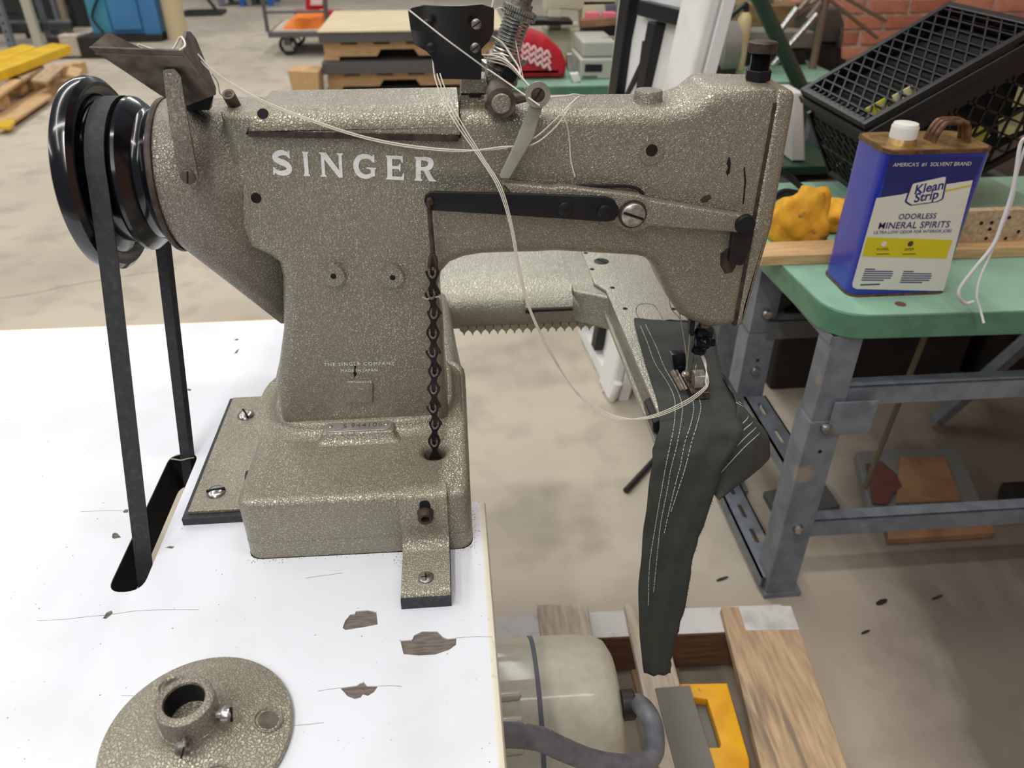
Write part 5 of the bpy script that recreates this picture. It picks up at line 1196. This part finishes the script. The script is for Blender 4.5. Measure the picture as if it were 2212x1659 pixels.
plate('label', PX([(1264, 139), (1301, 139), (1300, 155), (1263, 155)], gy0+.098), [], .003, XZ(gy0+.0985), 'label_black', cbx); plate('drawer', PX([(1258, 164), (1290, 164), (1290, 168), (1258, 168)], gy0+.098), [], .003, XZ(gy0+.0985), 'leg_dark', cbx)
obj('strap', MB().tube(spline([Yp(u, v, gy0+.2) for u, v in ((1272, 95), (1290, 84), (1318, 80), (1332, 82))], 5), .003), 'thread_tan', cbx)
cms = thing('sewing_machine', 'cream sewing machine standing at the back of the far green table', 'sewing machine', (Zp(1240, 140, TZ).x, gy0+.5, TZ))
my_ = gy0+.45
def ppx(name, pts, Y, t, m, parent, bev=.006, zm=0): return plate(name, [(a, max(b, zm)) for a, b in PX(pts, Y)], [], t, XZ(Y+t/2), m, parent, bev=bev)
ppx('post', [(1258, 0), (1332, 0), (1330, 70), (1300, 132), (1258, 132)], my_, .14, 'machine_cream', cms, .006, TZ+.001)
ppx('arm', [(1180, -40), (1332, -40), (1332, 12), (1262, 14), (1256, 24), (1215, 20), (1180, 26)], my_, .13, 'machine_cream', cms)
ppx('head', [(1182, 20), (1214, 20), (1212, 66), (1186, 66)], my_, .1, 'machine_cream', cms)
ppx('bed', [(1183, 66), (1262, 62), (1262, 136), (1183, 136)], my_-.02, .2, 'machine_cream', cms, .006, TZ+.001)
ppx('bed_plate', [(1145, 42), (1238, 46), (1238, 54), (1145, 56)], my_-.10, .12, 'black_metal', cms, .002)
ppx('needle_bar', [(1193, 62), (1200, 62), (1199, 90), (1194, 90)], my_+.02, .01, 'steel', cms, 0)
ppx('side_panel', [(1308, 10), (1332, 10), (1332, 110), (1314, 110)], my_-.01, .02, 'steel_grey_leg', cms, .002)
ppx('board', [(1256, 60), (1340, 52), (1338, 160), (1262, 160)], gy0+.365, .055, 'black_metal', thing('cutting_board', 'dark thick board with brown top beside the cream machine', 'board', (.6, gy0+.4, TZ)), .004, TZ+.001)
ppx('brown_sheet', [(1256, 44), (1330, 38), (1340, 54), (1256, 60)], gy0+.364, .057, 'cardboard', bpy.data.objects['cutting_board'], .002)
mat('pink', (232, 120, 140), .6)
for k, (u, lab) in enumerate(((1283, 'small pink eraser block on the brown board'), (1320, 'pink block farther right on the brown board'))):
    p = Yp(u, 38, gy0+.36); tag(obj('pink_block', MB().cbox((p.x, gy0+.40, p.z), (.05, .04, .03)), 'pink', bev=.004), lab, 'block')
ppx('crumpled', [(1232, 160), (1250, 158), (1256, 176), (1240, 180)], gy0+.05, .03, 'cap_white', thing('paper_scrap', 'crumpled white paper scrap in front of the red bag', 'paper', (.46, gy0+.06, TZ)), .004)
# cutting table legs below: stored things are dark
ppx('sheet', [(1095, 30), (1140, 32), (1140, 130), (1095, 130)], gy0+.50, .12, 'wood_pale', thing('wood_box', 'pale wooden box behind the tension spring on the far table', 'box', (.3, gy0+.55, TZ)), .004, TZ+.001)
# right of the folding table
mat('roll_grey', (134, 132, 126), .5, .2); mat('bottle_cream', (214, 198, 150), .5); mat('shelf_wood', (140, 116, 76), .7, 0, col2=(116, 94, 58), scale=8, stretch=(1, 8, 8))
ry = gy0+.18
rl = thing('grey_roller', 'short grey metal drum behind the white folding table', 'drum', (1.3, ry, TZ))
pa, pb2 = Yp(1545, 104, ry), Yp(1585, 101, ry); obj('drum', MB().lathe([(.075, 0), (.088, .01), (.088, (pb2-pa).length)], frame(pa, pb2), 32), 'roll_grey', rl)
obj('cradle', MB().box((pa.x-.04, ry-.06, TZ), (pb2.x, ry+.06, pa.z-.05)), 'dark_iron', rl)
bt = thing('oil_bottle', 'cream plastic oil bottle with black spout on the rear machine', 'bottle', (1.4, ry+.05, TZ))
pb3 = Yp(1601, 96, ry+.05); obj('bottle', MB().lathe([(.024, -.088), (.026, 0), (.026, .085), (.02, .10), (.012, .11)], Matrix.Translation(pb3), 20), 'bottle_cream', bt)
obj('spout', MB().tube(spline([pb3+V((0, 0, .105)), pb3+V((-.005, 0, .135)), pb3+V((-.04, 0, .11)), pb3+V((-.07, 0, .085))], 5), .010, 10), 'black_plastic', bt)
sh = thing('machine_bed', 'long grey steel machine bed on the far green table', 'machine', (1.6, ry+.1, TZ))
ppx('rail', [(1606, 66), (1760, 70), (1756, 104), (1604, 106)], ry+.1, .1, 'roll_grey', sh); ppx('base', [(1596, 104), (1740, 104), (1740, 150), (1596, 150)], ry+.12, .1, 'dark_iron', sh, .006, TZ+.001)
swb = thing('wooden_shelf', 'brown wooden shelf board at the back above the steel bed', 'shelf', (1.6, ry+.35, TZ))
ppx('front', [(1572, 8), (1722, 12), (1718, 60), (1572, 58)], ry+.35, .3, 'shelf_wood', swb)
ppx('support', [(1580, 58), (1600, 58), (1600, 130), (1580, 130)], ry+.4, .15, 'dark_iron', swb, .006, TZ+.001)
ppx('tin', [(1630, -20), (1672, -20), (1672, 9), (1630, 9)], ry+.40, .1, 'green_edge', thing('green_tin', 'small green tin standing on the brown shelf', 'tin', (1.6, ry+.4, 1.0)))
ga_, gb2 = Yp(1738, 205, 2.62), Yp(1622, -40, 2.62); ga_ = gb2+(ga_-gb2)*(gb2.z/(gb2.z-ga_.z))
tag(obj('green_pole', MB().cyl(ga_, gb2, .024, n=20), 'green_pole'), 'dark green steel pole leaning across the back right corner', 'pole')
for u0, v0, u1, v1, lab in ((1640, 128, 1722, 18, 'upper slanting bright steel rod behind the green pole'), (1668, 142, 1765, 30, 'lower slanting bright steel rod behind the green pole')):
    tag(obj('steel_rod', MB().cyl(Yp(u0, v0, 2.95), Yp(u1, v1, 2.95), .012), 'steel'), lab, 'rod')
mat('head_grey', (78, 76, 70), .55, .1)
hd = thing('pillar_machine', 'dark grey machine head standing by the brick wall', 'machine', (2.2, 3.3, 0))
ppx('head', [(1760, 20), (1815, 18), (1826, 55), (1822, 92), (1756, 92)], 3.2, .2, 'head_grey', hd, .01); ppx('body', [(1768, 92), (1820, 92), (1818, 215), (1760, 215)], 3.22, .2, 'black_plastic', hd, .01)
ppx('stand', [(1752, 130), (1830, 130), (1850, 330), (1752, 330)], 3.22, .3, 'dark_iron', hd, .01); ppx('spindle', [(1817, 60), (1824, 58), (1818, 105), (1812, 104)], 3.18, .03, 'steel_dull', hd, .002)
obj('pedestal', MB().box((1.53, 3.24, 0), (1.76, 3.50, .30)), 'dark_iron', hd, bev=.01)
mat('tripod_brown', (126, 108, 90), .5, .3)
tp2 = thing('thread_stand', 'brown metal thread stand with crossing arms before the brick wall', 'stand', (1.42, 3.0, TZ))
for a, b in (((1700, 50), (1746, 0)), ((1722, 30), (1790, -20)), ((1780, -10), (1895, 82)), ((1790, -25), (1912, 45)), ((1775, 5), (1745, 40))):
    obj('arm', MB().bar(Yp(*a, 3.0), Yp(*b, 3.0), .022, .010), 'tripod_brown', tp2)
obj('pole', MB().cyl((Yp(1785, -5, 3.0).x, 3.0, TZ+.0005), (Yp(1785, -5, 3.0).x, 3.0, Yp(1785, -18, 3.0).z), .014), 'tripod_brown', tp2)
# white thing & boxes between
ppx('carton', [(1712, 200), (1735, 200), (1740, 348), (1712, 348)], 2.3, .12, 'cap_white', thing('white_carton', 'white carton standing on a dark crate behind the machine head', 'carton', (1.09, 2.36, .53)), .006, .5305)
# ================================================================ pallet stack
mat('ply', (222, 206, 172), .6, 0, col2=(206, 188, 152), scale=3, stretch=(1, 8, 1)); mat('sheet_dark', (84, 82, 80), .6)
YS = 5.78
def zy(v, Y=YS): return Yp(830, v, Y).z
xa, xb = -.82, .42
z_levels = [0]
def far_pallet(z0, z1, lab, cat='pallet'):
    t = thing('shipping_pallet', lab, cat, (-.2, YS+.4, z0), 'pallets in the stack')
    h = z1-z0
    for k, y in enumerate((YS, YS+.42, YS+.82)):
        n_ = [(xa, z0+h*.18), (xa+.36, z0+h*.18), (xa+.39, z0+h*.55), (xa+.62, z0+h*.55), (xa+.65, z0+h*.18), (xb, z0+h*.18), (xb, z1-h*.18), (xa, z1-h*.18)]
        obj('stringer', MB().prism(n_, -.02, .02, XZ(y+.02)), 'wood_pale', t)
    for k in range(6):
        x = xa+.01+k*(xb-xa-.12)/5
        obj('deck_board', MB().box((x, YS-.02, z1-h*.18), (x+.11, YS+.9, z1)), 'wood_pale_y', t)
    for x in (xa, xb-.1): obj('base_board', MB().box((x, YS-.02, z0), (x+.1, YS+.9, z0+h*.18)), 'wood_pale_y', t)
    return t
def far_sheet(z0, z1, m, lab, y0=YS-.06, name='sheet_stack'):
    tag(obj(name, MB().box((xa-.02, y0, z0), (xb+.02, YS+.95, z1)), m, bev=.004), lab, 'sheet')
v_ = lambda v: max(0, zy(v))
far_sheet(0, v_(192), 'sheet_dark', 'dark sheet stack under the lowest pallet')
far_pallet(v_(192), v_(156), 'lower pale wooden shipping pallet in the stack')
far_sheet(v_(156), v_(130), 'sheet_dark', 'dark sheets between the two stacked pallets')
far_pallet(v_(128), v_(88), 'upper pale wooden shipping pallet in the stack')
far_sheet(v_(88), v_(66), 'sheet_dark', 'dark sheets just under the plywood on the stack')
t_ = far_sheet(v_(66), v_(62), 'ply', 'pale plywood sheet topping the pallet stack', YS-.07, 'plywood_sheet')
bl_ = thing('wood_block', 'square pale timber block beside the pallet stack', 'block', (-.92, 5.85, 0))
zb_ = Yp(680, 140, 5.85).z
obj('block', MB().hexa([(-1.05, 5.66, 0), (-.87, 5.60, 0), (-.85, 5.76, 0), (-1.0, 5.82, 0), (-1.07, 5.66, zb_), (-.85, 5.60, zb_), (-.845, 5.80, zb_), (-1.03, 5.86, zb_)]), 'wood_pale_y', bl_, bev=.006)
# ================================================================ platform cart
ca = thing('platform_cart', 'grey steel platform cart with tall rail handle at the back', 'cart', (-1.0, 7.6, 0))
mat('cart_steel', (96, 98, 100), .45, .3)
cy_ = 7.35; zc = Yp(640, 70, cy_).z; cx_0 = Yp(578, 70, cy_).x; cx_1 = Yp(800, 70, cy_).x
obj('deck', MB().box((cx_0, cy_, zc-.04), (cx_1, cy_+.75, zc)), 'cart_steel', ca, bev=.004); obj('deck_board', MB().box((cx_0+.03, cy_+.03, zc), (cx_1-.03, cy_+.72, zc+.008)), 'wood_grey', ca)
for u in (577, 708):
    x = Yp(u, 60, cy_+.05).x; obj('handle_post', MB().cyl((x, cy_+.05, zc), (x, cy_+.05, zc+.75), .017, n=12), 'cart_steel', ca)
x2 = Yp(708, 30, cy_+.05).x
for z in (Yp(600, 26, cy_+.05).z, zc+.73): obj('handle_rail', MB().cyl((cx_0, cy_+.05, z), (x2, cy_+.05, z), .012, n=10), 'cart_steel', ca)
pw = Yp(622, 98, cy_+.1)
for x in (pw.x, cx_1-.2):
    for y in (cy_+.12, cy_+.62):
        wr = pw.z if pw.z > .05 else .08
        o = obj('wheel', MB().lathe([(wr*.72, -.022), (wr*.97, -.022), (wr, -.012), (wr, .012), (wr*.97, .022), (wr*.72, .022)], frame((x, y, wr), (x, y+1, wr)), 32, cap=False), 'black_plastic', ca)
        sp_m = MB().cyl((x, y-.02, wr), (x, y+.02, wr), wr*.22)
        for k in range(5): a = 2*PI*k/5+.3; sp_m.bar((x, y, wr), (x+wr*.75*math.cos(a), y, wr+wr*.75*math.sin(a)), wr*.16, .02)
        obj('spokes', sp_m, 'aluminium', o); obj('caster_fork', MB().box((x-.03, y-.035, wr), (x+.03, y-.028, zc-.04)).box((x-.03, y+.028, wr), (x+.03, y+.035, zc-.04)), 'cart_steel', o)
mat('orange_cloth', (240, 136, 40), .6, 0, col2=(226, 112, 26), scale=4)
oc = MB(); cpt = Yp(662, 60, cy_+.25)
ocr = []
for k in range(9):
    t = k/8; x = Yp(618+84*t, 62, cy_+.25).x; hgt = (.02+.11*math.sin(min(1, t*2.2)*PI/2))*(1-.15*abs(math.sin(t*7)))
    ocr.append([(x, cy_+.12, zc+.008), (x, cy_+.14+.03*math.sin(t*9), zc+.008+hgt*.75), (x, cy_+.3, zc+.008+hgt), (x, cy_+.5, zc+.008+hgt*.9), (x, cy_+.55, zc+.008)])
tag(obj('orange_tarp', oc.loft(ocr), 'orange_cloth', smooth=50), 'bright orange folded tarp lying on the platform cart', 'tarp')
mat('red_metal', (186, 20, 42), .4)
rt = thing('red_machine', 'red metal hand machine behind the orange tarp on the cart', 'machine', (-1.0, cy_+.6, zc))
def pz_(name, pts, Y, t, m, parent): return plate(name, [(a, max(b, zc+.009)) for a, b in PX(pts, Y)], [], t, XZ(Y+t/2), m, parent, bev=.006)
pz_('base', [(636, 24), (735, 26), (735, 64), (640, 62)], cy_+.56, .15, 'red_metal', rt); pz_('tower', [(660, -20), (705, -20), (705, 26), (660, 26)], cy_+.58, .12, 'red_metal', rt); pz_('plate', [(672, -10), (698, -10), (696, 12), (670, 12)], cy_+.565, .01, 'cap_white', rt)
# ================================================================ far left: blue cabinet, racks, forks, pallet
mat('cab_blue', (72, 132, 184), .45, 0, col2=(64, 120, 172), scale=3); mat('cab_teal', (70, 142, 168), .45); mat('post_tan', (202, 184, 148), .6)
bc = thing('steel_cabinet', 'bright blue steel cabinet at the far left on a low skid', 'cabinet', (-3.2, 8.7, 0))
b0, b1 = Zp(166, 92, .06), Zp(322, 88, .06)
obj('body', MB().box((b0.x, 8.35, .06), (b1.x, 8.62, 2.0)), 'cab_blue', bc, bev=.01)
obj('side_stile', MB().box((b0.x-.01, 8.335, .06), (b0.x+.17, 8.35, 2.0)), 'cab_teal', bc); obj('door', MB().box((b0.x+.19, 8.325, .10), (b1.x-.17, 8.35, 1.95)), 'cab_blue', bc, bev=.004)
obj('end_stile', MB().box((b1.x-.15, 8.33, .06), (b1.x, 8.35, 2.0)), 'cab_blue', bc); obj('skid', MB().box((b0.x-.1, 8.25, 0), (b1.x+.01, 8.62, .06)), 'dark_iron', bc)
tag(obj('black_hose', MB().tube(spline([Yp(u, v, 8.3) for u, v in ((214, -10), (205, 12), (199, 35), (206, 50), (220, 66), (224, 74))], 6), .011, 8), 'cable_black'), 'thin black hose curving down the blue cabinet door', 'hose')
tag(obj('tan_column', MB().lathe([(.10, 0), (.095, .25), (.09, 1.8)], Matrix.Translation((b1.x+.125, 8.42, 0)), 24), 'post_tan'), 'tan round column standing right of the blue cabinet', 'column')
mat('rack_grey', (124, 130, 138), .5, .2); mat('rack_pale', (190, 188, 170), .5); mat('rack_dark', (52, 56, 56), .6)
mat('tan_steel', (150, 132, 112), .6)
rk = thing('storage_rack', 'grey punched-steel storage rack crowded with frames at far left', 'rack', (-4.0, 9.0, 0))
for u0, v0, u1, v1, Y, m, w_ in ((25, 95, 5, -40, 8.0, 'rack_grey', .055), (84, 93, 62, -40, 8.1, 'rack_pale', .075), (110, 95, 92, -20, 8.3, 'rack_grey', .035), (140, 90, 120, -20, 8.5, 'rack_grey', .03), (62, 60, 44, -20, 8.6, 'rack_dark', .07), (122, 92, 104, -20, 8.8, 'rack_dark', .12), (156, 90, 136, -20, 8.45, 'tan_steel', .05)):
    a = Yp(u0, v0, Y); a.z = max(a.z, .0); b = Yp(u1, v1, Y); b.x = a.x
    up_ = obj('upright', MB().box((a.x-w_/2, Y-.03, 0), (a.x+w_/2, Y+.03, max(b.z, .6)+.5)), m, rk)
    if m == 'rack_grey' and w_ > .05:
        for k in range(14): obj('punch_hole', MB().cbox((a.x, Y-.031, .08+k*.07), (.014, .004, .02)), 'dark_hole', up_)
for v, Y, m in ((58, 8.2, 'rack_dark'), (52, 8.35, 'rack_grey'), (20, 8.9, 'rack_dark')):
    p = Yp(60, v, Y); obj('beam', MB().box((p.x-.35, Y-.02, max(p.z, .03)-.03), (p.x+.40, Y+.02, max(p.z, .03)+.03)), m, rk)
obj('back_panel', MB().box((-5.1, 9.3, 0), (-3.75, 9.33, 1.6)), 'rack_dark', rk)
obj('crate', MB().box((-4.9, 8.9, .0), (-4.1, 9.25, .35)), 'rack_dark', rk, bev=.01)
# yellow forks over pallets
mat('fork_yellow', (232, 190, 20), .4, 0, col2=(214, 170, 16), scale=6)
fk = thing('pallet_truck', 'yellow pallet truck forks resting over a broken pallet at left', 'pallet truck', (-3.6, 6.6, 0))
FZ_ = .22
for pts in ([(-60, 150), (-60, 128), (50, 94), (78, 100)], [(-60, 174), (-60, 150), (110, 92), (152, 96)]):
    P = [Zp(u, v, FZ_) for u, v in pts]
    obj('fork', MB().hexa([(p.x, p.y, FZ_-.07) for p in P]+[(p.x, p.y, FZ_) for p in P]), 'fork_yellow', fk, bev=.012)
obj('fork_base', MB().box((-4.3, 6.5, .0), (-4.0, 7.0, FZ_-.02)), 'fork_yellow', fk, bev=.01); obj('roller', MB().cyl((-3.62, 7.15, .06), (-3.62, 7.25, .06), .06), 'black_plastic', fk)
lp_ = thing('shipping_pallet', 'broken pale pallet with yellow end under the pallet truck forks', 'pallet', (-3.1, 5.9, 0), 'pallets in the stack')
def zb4(name, pts, z0, z1, m):
    P = [Zp(u, v, z1) for u, v in pts]; return obj(name, MB().hexa([(p.x, p.y, z0) for p in P]+[(p.x, p.y, z1) for p in P]), m, lp_, bev=.004)
zb4('base_board', [(-40, 270), (20, 262), (180, 150), (160, 140)], .0, .03, 'wood_pale_y')
zb4('deck_board', [(14, 256), (34, 258), (112, 205), (95, 196)], .031, .05, 'wood_pale_y'); zb4('yellow_end', [(-20, 272), (20, 274), (32, 259), (10, 257)], .031, .052, 'fork_yellow')
zb4('deck_board', [(-40, 218), (-10, 212), (50, 170), (30, 164)], .12, .14, 'wood_pale_y'); zb4('deck_board', [(66, 172), (100, 176), (140, 142), (112, 138)], .12, .14, 'wood_weathered')
zb4('deck_board', [(18, 170), (50, 172), (95, 142), (70, 138)], .12, .14, 'wood_weathered'); zb4('deck_board', [(142, 160), (168, 166), (178, 148), (150, 142)], .10, .13, 'wood_pale_y')
for u, v in ((0, 225), (40, 195), (70, 185), (100, 180), (150, 160), (172, 155)):
    p = Zp(u, v, .05); obj('block', MB().cbox((p.x, p.y, .075), (.09, .10, .09)), 'wood_pale', lp_, bev=.004)
sk = thing('wood_block', 'small square wood block on dark skid by the blue cabinet', 'block', (-2.75, 7.6, 0))
p = Zp(160, 126, 0); obj('block', MB().cbox((p.x, p.y+.05, .10), (.16, .12, .17)), 'wood_grey', sk, bev=.004); obj('skid', MB().box((p.x-.25, p.y-.02, 0), (p.x+.45, p.y+.25, .015)).box((p.x-.16, p.y-.03, .012), (p.x-.08, p.y+.20, .17)).box((p.x+.08, p.y-.03, .012), (p.x+.35, p.y+.20, .17)), 'dark_iron', sk)
# far tables
mat('leg_blue', (40, 100, 180), .5)
for k, (u, lab) in enumerate(((480, 'far work table with blue legs left of the cart'), (540, 'second far work table with blue legs nearer the cart'))):
    p = Zp(u, 14, 0); t = thing('far_table', lab, 'table', p, 'far work tables')
    for dx in (0, .26):
        for dy in (0, .5): obj('leg', MB().box((p.x+dx-.03, p.y+dy-.03, 0), (p.x+dx+.03, p.y+dy+.03, .70)), 'leg_blue' if dx else 'rack_grey', t)
    obj('top', MB().box((p.x-.04, p.y-.1, .70), (p.x+.30, p.y+.6, .74)), 'plastic_white', t); obj('shelf', MB().box((p.x-.05, p.y+.05, .12), (p.x+.26, p.y+.5, .15)), 'rack_grey', t)
bfp = Zp(392, 36, 0); bf = thing('steel_stand', 'black steel stand with slanted brace on the far floor', 'stand', bfp)
for a, b in (((0, 0, .02), (0, 0, .9)), ((0, 0, .02), (.42, .05, .02)), ((.42, .05, .02), (.1, .0, .55)), ((0, .3, .02), (.42, .35, .02)), ((0, 0, .02), (0, .3, .02)), ((.42, .05, .02), (.42, .35, .02)), ((0, 0, .30), (.2, .02, .32))):
    obj('bar', MB().bar(bfp+V(a), bfp+V(b), .035, .035), 'rack_dark', bf)
p = Zp(378, 30, 0); tag(obj('steel_post', MB().box((p.x-.03, p.y-.03, 0), (p.x+.03, p.y+.03, .9)), 'rack_grey'), 'slim grey steel post beside the far black stand', 'post')
